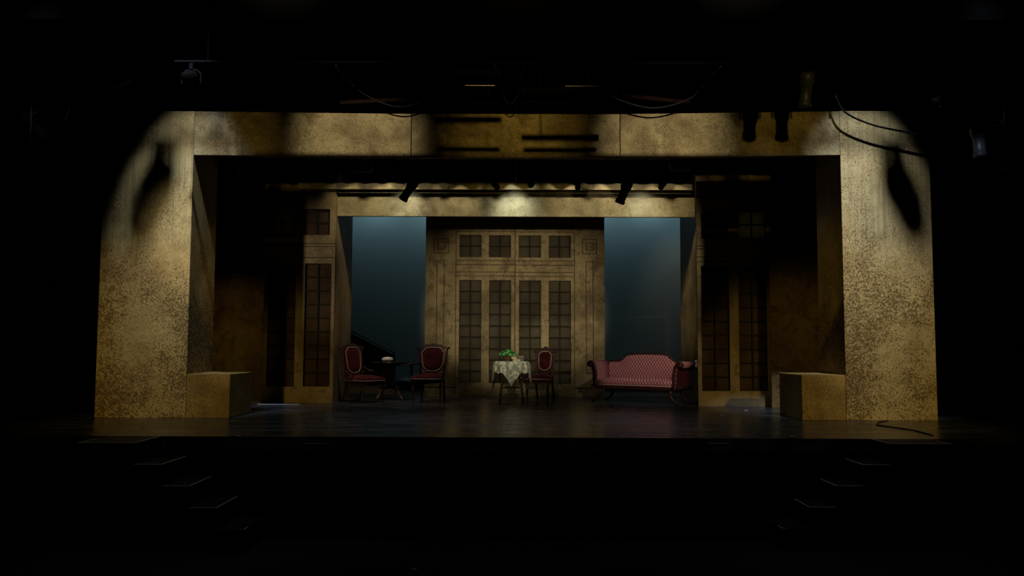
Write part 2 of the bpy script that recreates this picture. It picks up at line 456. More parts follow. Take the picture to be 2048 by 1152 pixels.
def drape(x0, x1, Y, z0, z1, label, folds=0.28, group=None):
    mb = MB(); n = int((x1 - x0) / folds * 8)
    vs, fs = [], []
    for i in range(n + 1):
        x = x0 + (x1 - x0) * i / n
        y = Y + 0.05 * math.sin(i * math.pi / 4) + 0.02 * math.sin(i * 0.31)
        vs += [(x, y, z0), (x, y, z1), (x, y + 0.01, z1), (x, y + 0.01, z0)]
    for i in range(n):
        a = i * 4; b = a + 4
        fs += [(a, b, b + 1, a + 1), (a + 1, b + 1, b + 2, a + 2), (a + 2, b + 2, b + 3, a + 3), (a + 3, b + 3, b, a)]
    fs += [(0, 1, 2, 3), (n * 4 + 3, n * 4 + 2, n * 4 + 1, n * 4)]
    mb.add(vs, fs)
    return tag(mb.build('black_drape', 'velour', smooth=False), label, 'drape', group)
drape(-12.5, -6.1, 12.6, 0.01, 8.5, 'black velour drape filling the dark beyond the left portal leg')
drape(6.1, 12.5, 12.6, 0.01, 8.5, 'black velour drape filling the dark beyond the right portal leg')
drape(-6.0, 6.0, 13.35, 4.32, 8.5, 'black velour border hanging above and behind the portal header')
drape(-9.5, -4.25, 16.9, 0.01, 7.5, 'black velour leg upstage behind the dark left wing')
drape(4.45, 9.5, 17.1, 0.01, 7.5, 'black velour leg upstage behind the dark right wing')
drape(-4.4, 4.4, 14.47, 4.35, 8.995, 'narrow black border, unseen, added to shade the fascia board')  # unseen border added to cut the light on the fascia
drape(-5.0, 5.0, 16.0, 4.2, 8.0, 'black velour border upstage behind the inner header')

# cyclorama with its black base
cy = MB()
n = 40
vs = []
for i in range(n + 1):
    x = -6.5 + 13 * i / n
    y = 20.0 - 0.25 * (x / 6.5) ** 2
    vs += [(x, y, 0.0), (x, y, 6.4), (x, y + 0.02, 6.4), (x, y + 0.02, 0.0)]
fs = []
for i in range(n):
    a = i * 4; b = a + 4
    fs += [(a, b, b + 1, a + 1), (a + 1, b + 1, b + 2, a + 2), (a + 2, b + 2, b + 3, a + 3), (a + 3, b + 3, b, a)]
cy.add(vs, fs)
tag(cy.build('cyclorama', 'cyc'), 'pale blue lit cyclorama cloth behind the two openings', 'backdrop')
tag(MB().box(-5.5, 5.5, 19.55, 19.65, 0.0, 0.20).build('ground_row', 'black'), 'low black ground row along the foot of the cyclorama', 'ground row')

# ------------------------------------------------------------------ portal
PY = 11.9
def portal_leg(side, u0, u1, vtop, material, label, chamfer=None):
    x0 = at(u0, 838, PY).x; x1 = at(u1, 838, PY).x; zt = at((u0 + u1) / 2, vtop, PY).z
    xm = (x0 + x1) / 2
    mb = MB()
    pts = [(x0 - xm, 0), (x1 - xm, 0), (x1 - xm, zt)]
    if chamfer: pts = [(x0 - xm, 0), (x1 - xm, 0), (x1 - xm, zt - 0.05), (x1 - xm - 0.22, zt), (x0 - xm, zt)]
    else: pts += [(x0 - xm, zt)]
    mb.prism_xz(pts, 0, 1.0)
    o = mb.build('portal_upright', material, bevel=0.006, loc=(xm, PY, 0))
    tag(o, label, 'portal upright', 'portal uprights')
    return x0, x1, zt
LX0, LX1, LZ = portal_leg(-1, 188, 370.5, 222, 'leg_l', 'mottled tan portal leg standing at the left edge of the stage')
RX0, RX1, RZ = portal_leg(1, 1693.5, 1876, 222, 'leg_r', 'mottled tan portal leg at the right, its outer top corner clipped', True)

hd = [(382, 222.5, 310), (822, 227.5, 314.5), (1240.5, 228, 315.5), (1683, 222.5, 310)]
hx = [LX1 + 0.004, None, None, RX0 - 0.004]
hl = ['left section of the long portal header, joined to the left leg', 'middle section of the portal header, darkened by hanging bars',
      'right section of the long portal header, joined to the right leg']
for i in range(3):
    (u0, t0, b0), (u1, t1, b1) = hd[i], hd[i + 1]
    a, b, c, d = at(u0, b0, PY), at(u1, b1, PY), at(u1, t1, PY), at(u0, t0, PY)
    xa = hx[i] if hx[i] is not None else a.x + 0.005
    xb = hx[i + 1] if hx[i + 1] is not None else b.x - 0.005
    xm = (xa + xb) / 2; zm = a.z
    o = MB().prism_xz([(xa - xm, a.z - zm), (xb - xm, b.z - zm), (xb - xm, c.z - zm), (xa - xm, d.z - zm)], 0, 0.12).build(
        'portal_header', 'head', bevel=0.004, loc=(xm, PY, zm))
    tag(o, hl[i], 'portal header', 'portal header sections')

for (u0, u1, v, lab, x_in) in ((371.5, 458, 748, 'tan painted plinth block beside the left portal leg', 0),
                               (1605, 1692.5, 750, 'tan painted plinth block beside the right portal leg', 1)):
    a = at(u0, 838, PY); b = at(u1, 838, PY); zt = at((u0 + u1) / 2, v, PY).z
    xa = LX1 + 0.003 if not x_in else a.x; xb = b.x if not x_in else RX0 - 0.003
    xm = (xa + xb) / 2
    tag(MB().box(xa - xm, xb - xm, 0, 1.0, 0, zt).build('plinth_block', 'plinth', bevel=0.008, loc=(xm, PY + 0.001, 0)),
        lab, 'plinth', 'plinth blocks')

# ------------------------------------------------------------------ windowed scenery walls
def cell_wall(mb, xs, zs, holes, y0, y1):
    xs = sorted(set(xs)); zs = sorted(set(zs))
    def solid(i, j):
        if i < 0 or j < 0 or i >= len(xs) - 1 or j >= len(zs) - 1: return False
        cx = (xs[i] + xs[i + 1]) / 2; cz = (zs[j] + zs[j + 1]) / 2
        return not any(h[0] < cx < h[1] and h[2] < cz < h[3] for h in holes)
    nx, nz = len(xs), len(zs)
    vs = [(x, y, z) for y in (y0, y1) for z in zs for x in xs]
    idx = lambda i, j, k: k * nx * nz + j * nx + i
    fs = []
    for i in range(nx - 1):
        for j in range(nz - 1):
            if not solid(i, j): continue
            fs.append((idx(i, j, 0), idx(i + 1, j, 0), idx(i + 1, j + 1, 0), idx(i, j + 1, 0)))
            fs.append((idx(i, j, 1), idx(i, j + 1, 1), idx(i + 1, j + 1, 1), idx(i + 1, j, 1)))
            if not solid(i - 1, j): fs.append((idx(i, j, 0), idx(i, j + 1, 0), idx(i, j + 1, 1), idx(i, j, 1)))
            if not solid(i + 1, j): fs.append((idx(i + 1, j, 0), idx(i + 1, j, 1), idx(i + 1, j + 1, 1), idx(i + 1, j + 1, 0)))
            if not solid(i, j - 1): fs.append((idx(i, j, 0), idx(i, j, 1), idx(i + 1, j, 1), idx(i + 1, j, 0)))
            if not solid(i, j + 1): fs.append((idx(i, j + 1, 0), idx(i + 1, j + 1, 0), idx(i + 1, j + 1, 1), idx(i, j + 1, 1)))
    mb.add(vs, fs)

def scenery_wall(name, label, cat, group, Y, u0, u1, vt, windows, rects, hlines, vlines, pm, sm, lw=0.012, um=None, back=None):
    """a painted flat; windows (u0,u1,v0,v1,cols,rows); line rectangles and strips are thin raised mouldings"""
    um = um or (u0 + u1) / 2
    X = lambda u, v=640: at(u, v, Y).x
    Z = lambda v, u=None: at(u or um, v, Y).z
    x0, x1, zt = X(u0), X(u1), Z(vt)
    xm = (x0 + x1) / 2
    root = thing(name, (xm, Y, 0), label, cat, 0, group)
    holes = [(X(a, (c + d) / 2) - xm, X(b, (c + d) / 2) - xm, Z(d, (a + b) / 2), Z(c, (a + b) / 2)) for a, b, c, d, _, _ in windows]
    xs = [x0 - xm, x1 - xm]; zs = [0, zt]
    for h in holes: xs += [h[0], h[1]]; zs += [h[2], h[3]]
    mb = MB(); cell_wall(mb, xs, zs, holes, 0, 0.05)
    mb.build('wall_panel', pm, root)
    for h, wdw in zip(holes, windows):
        p = MB().box(h[0] - 0.02, h[1] + 0.02, 0.055, 0.06, h[2] - 0.02, h[3] + 0.02).build('window_scrim', 'scrim_back' if wdw[:4] == back else sm, root)
        g = MB(); c, r = wdw[4], wdw[5]
        for i in range(1, c):
            x = h[0] + (h[1] - h[0]) * i / c
            g.box(x - 0.013, x + 0.013, 0.02, 0.048, h[2], h[3])
        for j in range(1, r):
            z = h[2] + (h[3] - h[2]) * j / r
            g.box(h[0], h[1], 0.018, 0.05, z - 0.012, z + 0.012)
        fw = 0.008
        g.box(h[0], h[0] + fw, 0.004, 0.05, h[2], h[3]); g.box(h[1] - fw, h[1], 0.004, 0.05, h[2], h[3])
        g.box(h[0], h[1], 0.004, 0.05, h[2], h[2] + fw); g.box(h[0], h[1], 0.004, 0.05, h[3] - fw, h[3])
        g.build('muntin_grid', 'muntin', p)
    for a, b, c, d in rects:
        q = MB(); xa, xb, za, zb = X(a) - xm, X(b) - xm, Z(d, (a + b) / 2), Z(c, (a + b) / 2)
        q.ring_xz([(xa, za), (xb, za), (xb, zb), (xa, zb)], [(xa + lw, za + lw), (xb - lw, za + lw), (xb - lw, zb - lw), (xa + lw, zb - lw)], -0.006, 0.0)
        q.build('panel_moulding', 'line', root)
    for a, b, v in hlines:
        xa, xb, z = max(X(a) - xm, x0 - xm), min(X(b) - xm, x1 - xm), Z(v, (a + b) / 2)
        MB().box(xa, xb, -0.007, 0, z - lw / 2, z + lw / 2).build('rail_moulding', 'line', root)
    for u, a, b in vlines:
        x = X(u) - xm
        MB().box(x - lw / 2, x + lw / 2, -0.0065, 0, Z(b, u), Z(a, u)).build('stile_moulding', 'line', root)
    return root

CY = 17.1
def mir(l): return l
half = scenery_wall('panelled_wall', 'left half of the tall centre wall with windowed door, behind the armchair', 'scenery wall', 'centre wall halves', CY, 850, 1030.6, 405,
    [(919, 963, 470, 514, 2, 2), (978, 1022, 470.5, 514.5, 2, 2), (918, 962.5, 560, 765, 2, 9), (978, 1022, 560.5, 766, 2, 9)],
    [(866, 896.5, 477, 506.5), (873, 889, 484, 499.5), (872.5, 888, 521, 748)],
    [(911, 1031, 463), (911, 1031, 521), (911, 1031, 529.5), (911, 1031, 544), (911, 1031, 552), (850, 911, 774)],
    [(911, 463, 790), (1029.6, 463, 790)], 'set', 'scrim')
MB().box(at(1030.7, 640, CY).x - half.location.x - 0.03, at(1030.7, 640, CY).x - half.location.x + 0.03, 0.052, 0.07, 0, 3.9).build('backing_batten', 'black', half)
scenery_wall('panelled_wall', 'right half of the tall centre wall with windowed door, behind the lace table and sofa', 'scenery wall', 'centre wall halves', CY, 1030.8, 1209.5, 405,
    [(1037.5, 1082, 471, 515, 2, 2), (1097.5, 1141.5, 471.5, 515.5, 2, 2), (1038, 1082, 561, 766.5, 2, 9), (1097.5, 1142, 561.5, 767, 2, 9)],
    [(1164.5, 1194, 478.5, 508), (1171.5, 1188, 485.5, 500.5), (1172, 1187, 523, 747)],
    [(1031, 1149, 464), (1031, 1149, 522), (1031, 1149, 530.5), (1031, 1149, 545), (1031, 1149, 553), (1149, 1209.5, 776)],
    [(1149, 464, 792)], 'set', 'scrim')
LY, RY = 15.1, 14.6
scenery_wall('windowed_wall', 'left side wall with tall narrow windows, half lost in shadow', 'scenery wall', 'side window walls', LY, 524, 668, 340,
    [(608, 660, 418, 470, 2, 2), (535, 590, 420, 470, 2, 2), (608, 661, 527, 773, 2, 9), (535, 590, 527, 773, 2, 9)],
    [], [(524, 668, 378), (524, 668, 487), (524, 668, 493), (524, 668, 515)], [], 'side', 'scrim_red', back=(535, 590, 420, 470))
scenery_wall('windowed_wall', 'right side wall with tall narrow windows, beside the sofa', 'scenery wall', 'side window walls', RY, 1395, 1546, 340,
    [(1402, 1455, 425, 477, 2, 2), (1477, 1530, 423, 476, 2, 2), (1403, 1459, 532, 782, 2, 9), (1478, 1534, 532, 782, 2, 9)],
    [], [(1393, 1546, 396), (1393, 1546, 492), (1393, 1546, 498), (1393, 1546, 514), (1393, 1546, 524)], [], 'side', 'scrim_red', back=(1477, 1530, 423, 476))

a, b = onfloor(515, 809), onfloor(600, 809)
tag(MB().box(a.x, b.x, a.y, a.y + 0.02, 0, 0.012).build('floor_batten', 'tape'), 'thin pale batten on the floor at the foot of the dark left wall', 'batten')

# plain wing panels
a, b, c = at(405, 700, 14.7), at(524, 700, 14.7), at(475, 547, 14.7)  # panel height follows the header's shadow edge, shade built into the shape
tag(MB().box(a.x, b.x, 14.7, 14.75, 0, c.z).build('wing_panel', 'panel', bevel=0.004), 'dark brown marbled panel behind the left portal leg, cut off at a shadow line', 'scenery panel', 'wing panels')
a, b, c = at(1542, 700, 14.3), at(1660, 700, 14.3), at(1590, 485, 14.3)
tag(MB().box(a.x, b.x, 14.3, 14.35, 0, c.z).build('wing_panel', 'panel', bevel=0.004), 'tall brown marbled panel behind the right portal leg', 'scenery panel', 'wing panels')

# returns of the inner opening and the inner header
lx = at(668.5, 640, LY).x
tag(MB().box(lx - 0.05, lx, LY + 0.06, 16.65, 0, 4.3).build('return_wall', 'side'), 'dark return wall at the left of the left blue opening', 'scenery panel', 'return walls')
rx = 3.40
tag(MB().box(rx, rx + 0.05, 15.3, 16.85, 0, 4.3).build('return_wall', 'side'), 'dark return wall at the right of the right blue opening', 'scenery panel', 'return walls')
a, b = at(672, 432, 15.2), at(1390, 434.5, 15.2)
zt = at(1030, 366, 15.2).z
tag(MB().prism_xz([(a.x, a.z), (b.x, b.z), (b.x, zt), (a.x, zt)], 15.2, 15.28).build('inner_header', 'inner', bevel=0.004), 'mottled inner header spanning the two blue openings', 'scenery header')
a, b = at(596, 378, 15.04), at(1390, 378.5, 15.04)
zt = at(1030, 365, 15.04).z
tag(MB().box(a.x, b.x, 15.04, 15.09, a.z, zt).build('fascia_board', 'inner', bevel=0.004), 'narrow fascia board above the inner header', 'fascia')

# ------------------------------------------------------------------ stair seen through the left opening
SY = 18.6
p0, p1 = at(684, 652, SY), at(790, 706, SY)
st = thing('staircase', (p1.x, SY, 0), 'dark panelled staircase with pale sloping handrail in the left opening', 'staircase')
dx = p0.x - p1.x
sl = (p0.z - p1.z) / dx
wall = MB().prism_xz([(0, 0), (0, p1.z - 0.06), (dx, p0.z - 0.06), (dx, 0)], 0, 0.06)
wall.build('stair_wall', 'stairwall', st)
q = Vector((0, 0, p1.z)); e = Vector((dx, 0, p0.z))
MB().tube([q + Vector((0, -0.02, 0)), e + Vector((0, -0.02, 0))], 0.016, 8).build('handrail', 'rail', st)
MB().box(-0.06, 0.0, -0.03, 0.05, 0, p1.z - 0.02).build('newel_post', 'stairwall', st)
for k in range(4):
    x = dx * (0.14 + 0.21 * k); x2 = dx * (0.14 + 0.21 * k + 0.13)
    MB().ring_xz([(x, 0.2), (x, p1.z + sl * x - 0.16), (x2, p1.z + sl * x2 - 0.16), (x2, 0.2)],
                 [(x - 0.015, 0.215), (x - 0.015, p1.z + sl * x - 0.18), (x2 + 0.015, p1.z + sl * x2 - 0.18), (x2 + 0.015, 0.215)], -0.02, 0).build('panel_moulding', 'black', st)

# ------------------------------------------------------------------ front steps
def step_unit(sgn, corners, label):
    pts = [onfloor(u, v, 0 if i == 0 else -0.227 * i) for i, (u, v) in enumerate(corners)]
    yf = pts[0].y
    root = thing('stage_steps', (pts[0].x, yf, HOUSE_Z), label, 'steps', 0, 'front steps')
    x_out = at(154 if sgn < 0 else 1906, 885, yf).x - pts[0].x
    for i in range(5):
        zt = -0.227 * i - HOUSE_Z
        xin = -sgn * (0.298 * i)
        xo = x_out if i == 0 else -sgn * (0.298 * (i - 1)) + sgn * 0.0
        xa, xb = sorted((xin, xo))
        if i < 4 or True:
            b = MB().box(xa, xb, 0, STAGE_FRONT - yf - 0.004, zt - 0.04, zt).build('tread', 'step', root)
        tp = MB(); t2 = 0.012
        yb = STAGE_FRONT - yf - 0.01
        if i < 4:
            tp.box(xa, xb, -0.003, t2, zt, zt + 0.003)
            if sgn < 0: tp.box(xb - t2, xb + 0.002, 0, yb, zt, zt + 0.003)
            else: tp.box(xa - 0.002, xa + t2, 0, yb, zt, zt + 0.003)
            if i == 0:
                if sgn < 0: tp.box(xa, xa + t2, 0, yb * 0.7, zt, zt + 0.003)
                else: tp.box(xb - t2, xb, 0, yb * 0.7, zt, zt + 0.003)
        else:
            if sgn < 0: tp.box(xb - t2, xb + 0.002, 0, 0.14, zt, zt + 0.003); tp.box(xb - 0.05, xb, -0.003, t2, zt, zt + 0.003)
            else: tp.box(xa - 0.002, xa + t2, 0, 0.14, zt, zt + 0.003); tp.box(xa, xa + 0.06, -0.003, t2, zt, zt + 0.003)
        tp.build('edge_tape', 'tape', b)
        xr = (xb - 0.02, xb) if sgn < 0 else (xa, xa + 0.02)
        MB().box(xr[0], xr[1], 0.002, yb, max(0, zt - 0.227), zt - 0.041).build('riser', 'step', root)
    lo, hi = sorted((x_out, -sgn * 0.298 * 4))
    # closed front stringer, stepped with the treads
    pts2 = [(x_out, 0)]
    pts2 += [(x_out, -HOUSE_Z - 0.041)]
    for i in range(5):
        zt = -0.227 * i - HOUSE_Z - 0.041
        xin = -sgn * 0.298 * i
        pts2 += [(-sgn * 0.298 * (i - 1) if i else x_out, zt), (xin, zt)]
    pts2 += [(-sgn * 0.298 * 4, 0)]
    clean = [pts2[0]]
    for p in pts2[1:]:
        if (Vector(p) - Vector(clean[-1])).length > 1e-4: clean.append(p)
    MB().prism_xz(clean, 0.01, 0.03).build('stringer', 'step', root)
step_unit(-1, [(270, 886), (325, 928), (386, 970), (445, 1013), (503, 1055)], 'black steps with pale edge tape descending from the left of the stage front')
step_unit(1, [(1780, 888), (1725, 931), (1667, 972), (1610, 1015), (1552, 1056)], 'black steps with pale edge tape descending from the right of the stage front')

# ------------------------------------------------------------------ tape marks and litter on the stage
marks = [476, 590, 699, 809, 918, 1028, 1138, 1247, 1357, 1473, 1585, 1695]
for i, u in enumerate(marks):
    p = onfloor(u, 872)
    ww = 0.05 if u == 1028 else 0.03
    mb = MB().box(-ww, ww, 0, 0.018, 0, 0.003)
    if u == 1028: mb.box(-0.006, 0.006, 0.018, 0.06, 0, 0.003)
    o = mb.build('tape_mark', 'tape_white', loc=(p.x, p.y, 0.0005))
    tag(o, 'wider white tape mark at the centre of the stage edge' if u == 1028 else 'small white measuring tape mark on the front edge of the stage', 'tape mark', None if u == 1028 else 'edge tape marks')
for u, v, ln, lab in ((632, 887, 0.12, 'pale strip on the stage face below the left tape marks'), (1438, 887, 0.12, 'pale strip on the stage face below the right tape marks')):
    p = at(u, v, STAGE_FRONT)
    tag(MB().box(-ln, ln, -0.006, 0, -0.004, 0.004).build('edge_strip', 'tape', loc=(p.x, p.y, p.z)), lab, 'edge strip')
lit = [(655, 831, 0.02, 'small white scrap lying on the floor below the left window wall'), (1028, 840, 0.03, 'white tape scrap on the floor in front of the lace table'),
       (1173, 821, 0.028, 'pale scrap lying on the floor in front of the left end of the sofa'), (1492, 821, 0.026, 'pale scrap on the floor before the right window wall'),
       (1444, 830, 0.024, 'flat pale scrap on the floor right of the sofa')]
for u, v, s, lab in lit:
    p = onfloor(u, v)
    tag(MB().prism_xy([(-s, -s * 0.6), (s * 0.7, -s), (s, s * 0.8), (-s * 0.8, s)], 0.0, 0.006).build('paper_scrap', 'tape_white', loc=(p.x, p.y, 0)), lab, 'scrap')
pc = [onfloor(u, v) + Vector((0, 0, 0.008)) for u, v in ((1775, 842), (1756, 846), (1753, 851), (1790, 856), (1830, 862), (1866, 872))]
tag(MB().tube(pc, 0.008, 6).build('floor_cable', 'cable', smooth=True), 'thin black cable lying in front of the right portal leg', 'cable')

for u, v, lab in ((870, 1075, 'dim pale mark on the dark house floor, left of centre'), (1187, 1073, 'dim pale mark on the dark house floor, right of centre'), (828, 1139, 'dim pale mark on the dark house floor nearest the camera')):
    p = onfloor(u, v, HOUSE_Z)
    tag(MB().prism_xy([(-0.03, -0.015), (0.02, -0.02), (0.035, 0.015), (-0.015, 0.02)], 0, 0.004).build('floor_mark', 'tape', loc=(p.x, p.y, HOUSE_Z)), lab, 'tape mark')

# ------------------------------------------------------------------ furniture
def outline(w0, w1, h, rb=0.45, notch=0.16, n=6, top=0.012):
    """chair-back medallion: rounded bottom (half width w0), stepped top corners (half width w1), from z=0 to h"""
    r = w0 * 2 * rb
    pts = []
    for k in range(n + 1):
        a = -math.pi / 2 + (math.pi / 2) * k / n
        pts.append((w0 - r + r * math.cos(a), r + r * math.sin(a)))
    c = w1 * notch * 2
    pts.append((w1, h - c * 1.25)); 
    for k in range(1, 4):
        a = math.pi + (math.pi / 2) * (1 - k / 3) 
        pts.append((w1 - c * 0.15 + c * 0.0 + 0 * a - c * 0.85 * k / 3, h - c * 1.1 + c * 1.1 * (k / 3) ** 1.5))
    pts.append((w1 * 0.35, h + top)); 
    left = [(-x, z) for x, z in reversed(pts)]
    return pts + left

def grow(pts, d):
    n = len(pts); out = []
    for i in range(n):
        p0 = Vector(pts[i - 1]); p1 = Vector(pts[i]); p2 = Vector(pts[(i + 1) % n])
        t = (p2 - p0); t.normalize()
        nn = Vector((t.y, -t.x))
        out.append(tuple(p1 + nn * d))
    return out

TURN = [(0.016, 0), (0.02, 0.01), (0.013, 0.03), (0.018, 0.06), (0.013, 0.075), (0.02, 0.10), (0.022, 0.16), (0.025, 0.22), (0.018, 0.235), (0.027, 0.255), (0.018, 0.275), (0.026, 0.30)]
def turned(h, r=1.0):
    k = h / 0.30
    return [(a * r, z * k) for a, z in TURN]

def seat_cushion(wf, wb, df, db, z0, h, puff):
    """trapezoid pad with rounded front and domed top"""
    pts = []
    n = 8
    for k in range(n + 1):
        t_ = -1 + 2 * k / n
        pts.append((wf * t_, -df - 0.03 * (1 - t_ * t_)))
    pts += [(wb, db), (-wb, db)]
    rings = [(1.0, 0), (1.012, h * 0.45), (0.99, h * 0.85), (0.93, h), (0.7, h + puff * 0.6), (0.35, h + puff * 0.95)]
    cx, cyy = 0, (db - df) / 2
    vs, fs = [], []
    m_ = len(pts)
    for s, z in rings:
        vs += [(cx + (x - cx) * s, cyy + (y - cyy) * s, z0 + z) for x, y in pts]
    vs.append((cx, cyy, z0 + h + puff))
    for k in range(len(rings) - 1):
        for i in range(m_):
            j = (i + 1) % m_
            fs.append((k * m_ + i, k * m_ + j, (k + 1) * m_ + j, (k + 1) * m_ + i))
    b = (len(rings) - 1) * m_
    fs += [(b + i, b + (i + 1) % m_, len(vs) - 1) for i in range(m_)]
    fs.append(tuple(range(m_ - 1, -1, -1)))
    return MB().add(vs, fs), pts

def parlor_chair(name, loc, rz, label, wf=0.25, wb=0.20, df=0.26, db=0.22, seat=0.44, pw=0.145, ph=0.36, pz=0.56, total=1.0, arms=False, half_arms=False):
    root = thing(name, loc, label, 'chair', rz, 'red velvet parlor chairs')
    lean = 0.10
    rail0 = seat - 0.15; rail1 = seat - 0.06
    # seat rail with scalloped apron
    fr = MB()
    fr.prism_xy([(-wf, -df), (wf, -df), (wb, db), (-wb, db)], rail0 + 0.03, rail1)
    n = 12
    ap = [(-wf + 0.03, rail0 + 0.03)] + [(-wf + 0.03 + (2 * wf - 0.06) * k / n, rail0 + 0.018 - 0.02 * max(0, math.cos((k / n - 0.5) * 9)) ) for k in range(n + 1)] + [(wf - 0.03, rail0 + 0.03)]
    fr.prism_xz(ap, -df - 0.008, -df + 0.015)
    fr.build('seat_rail', 'wood', root, bevel=0.005)
    pad, pts = seat_cushion(wf - 0.005, wb - 0.005, df - 0.0, db - 0.01, rail1, 0.055, 0.05)
    pad.build('seat', 'velvet', root, smooth=True)
    MB().tube([(x * 1.012, y * 1.012 - 0.002, rail1 + 0.005) for x, y in pts], 0.0075, 6, closed=True).build('seat_trim', 'gimp', root, smooth=True)
    # front legs turned, on casters
    for s in (-1, 1):
        lg = MB()
        lg.lathe([(a, z + 0.035) for a, z in turned(rail0 + 0.0, 1.0)], 12, (s * (wf - 0.03), -df + 0.035, 0))
        lg.box(s * (wf - 0.03) - 0.026, s * (wf - 0.03) + 0.026, -df + 0.009, -df + 0.061, rail0 + 0.03, rail1 + 0.004)
        l = lg.build('front_leg', 'turned', root, smooth=True)
        MB().lathe([(0.018, -0.008), (0.022, 0), (0.018, 0.008)], 12, (s * (wf - 0.03), -df + 0.035, 0.022), (1, 0, 0)).build('caster', 'steel', l, smooth=True)
    zt = pz + ph + 0.02
    for s in (-1, 1):
        p = []
        rr = []
        for k in range(9):
            q = k / 8; z = q * rail1
            p.append((s * (wb - 0.018), db + 0.10 * (1 - q) ** 2 - 0.02, z)); rr.append(0.019 + 0.006 * q)
        MB().tube(p, rr, 6).build('rear_leg', 'wood', root)
    # the back: a group of meshes leaning backwards
    tilt = Matrix.Translation((0, db - 0.03, rail1)) @ Matrix.Rotation(-R(9), 4, 'X') @ Matrix.Translation((0, 0, -rail1))
    o1 = [(x, z + pz) for x, z in outline(pw * 0.92, pw, ph)]
    o2 = grow(o1, 0.035)
    f = MB(); f.mx = tilt
    f.ring_xz(o2, o1, -0.018, 0.022)
    wo = pw + 0.045
    for s in (-1, 1):   # stiles with ears and finial knobs
        f.tube([(s * (wb - 0.02), 0, rail1 - 0.02), (s * (wb - 0.01), 0, pz + 0.02), (s * wo, 0, pz + ph * 0.45), (s * (wo + 0.008), 0, zt - 0.03)], [0.02, 0.016, 0.015, 0.018], 8)
        f.lathe([(0.012, 0), (0.02, 0.006), (0.012, 0.02), (0.026, 0.034), (0.022, 0.05), (0.008, 0.062)], 10, (s * (wo + 0.008), 0, zt - 0.035), (s * 0.9, 0, 0.55))
        f.lathe([(0.010, 0), (0.018, 0.01), (0.012, 0.03)], 10, (s * (wb - 0.01), -0.02, pz + 0.01), (s * 0.5, -0.8, 0.2))
    f.box(-wb + 0.02, wb - 0.02, -0.014, 0.014, pz - 0.055, pz - 0.018)
    f.prism_xz([(-0.09, pz - 0.02), (-0.05, pz - 0.075), (0, pz - 0.09), (0.05, pz - 0.075), (0.09, pz - 0.02)], -0.016, 0.012)
    f.build('back_frame', 'wood', root, bevel=0.003)
    cr = MB(); cr.mx = tilt
    zc = pz + ph + 0.03
    hcr = total - zc
    cr.prism_xz([(-wo, zc - 0.03), (wo, zc - 0.03), (wo, zc - 0.005), (wo * 0.7, zc + hcr * 0.28), (wo * 0.6, zc + hcr * 0.55), (wo * 0.3, zc + hcr * 0.62), (wo * 0.14, zc + hcr * 0.95), (0, zc + hcr),
                 (-wo * 0.14, zc + hcr * 0.95), (-wo * 0.3, zc + hcr * 0.62), (-wo * 0.6, zc + hcr * 0.55), (-wo * 0.7, zc + hcr * 0.28), (-wo, zc - 0.005)], -0.022, 0.02)
    for k in range(5):
        xx = -wo * 0.5 + wo * 0.25 * k
        cr.lathe([(0.006, 0), (0.018, 0.006), (0.010, 0.014)], 10, (xx, -0.02, zc + hcr * (0.35 if k % 2 == 0 else 0.2)), (0, -1, 0))
    cr.build('crest_rail', 'wood', root, bevel=0.003)
    pd = MB(); pd.mx = tilt
    pd.puff_xz([(x * 0.99, z) for x, z in o1], -0.002, 0.035, 6)
    pd.build('backrest', 'velvet', root, smooth=True)
    gp = MB(); gp.mx = tilt
    gp.tube([(x, -0.02, z) for x, z in o1], 0.0085, 6, closed=True)
    gp.build('back_trim', 'gimp', root, smooth=True)
    if arms:
        for s in (-1, 1):
            a = MB()
            za = seat + 0.20
            a.tube([(s * (wb + 0.015), db - 0.01, za + 0.03), (s * (wb + 0.05), db - 0.14, za + 0.012), (s * (wf + 0.02), -df + 0.16, za), (s * (wf + 0.025), -df + 0.07, za + 0.012), (s * (wf + 0.025), -df + 0.05, za - 0.015)], [0.018, 0.018, 0.022, 0.026, 0.016], 8)
            a.lathe([(0.03, -0.022), (0.036, 0), (0.03, 0.022)], 14, (s * (wf + 0.025), -df + 0.07, za), (1, 0, 0))
            ar = a.build('armrest', 'wood', root, smooth=True)
            MB().lathe([(r_, z_ + rail1 - 0.02) for r_, z_ in turned(za - rail1 + 0.01, 0.95)], 12, (s * (wf + 0.02), -df + 0.10, 0)).build('arm_post', 'wood', ar, smooth=True)
            MB().box(s * (wf + 0.02) - 0.05, s * (wf + 0.02) + 0.05, -df + 0.17, db - 0.16, za + 0.012, za + 0.03).build('arm_pad', 'velvet', ar, bevel=0.008) if False else None
    if half_arms:
        for s in (-1, 1):
            a = MB()
            za = seat + 0.10 if s > 0 else seat + 0.03
            a.tube([(s * (wb - 0.01), db - 0.03, za + 0.10), (s * (wb + 0.015), db - 0.12, za + 0.03), (s * (wb + 0.03), db - 0.26, za)], [0.012, 0.014, 0.018], 8)
            ar = a.build('hip_rail', 'wood', root, smooth=True)
            if s > 0:
                for yy in (db - 0.17, db - 0.27):
                    MB().lathe([(0.010, 0), (0.018, 0.02), (0.011, 0.05), (0.02, 0.075), (0.028, 0.085), (0.028, 0.105)], 12, (wb + 0.025, yy, za - 0.09)).build('spindle', 'wood', ar, smooth=True)
    return root

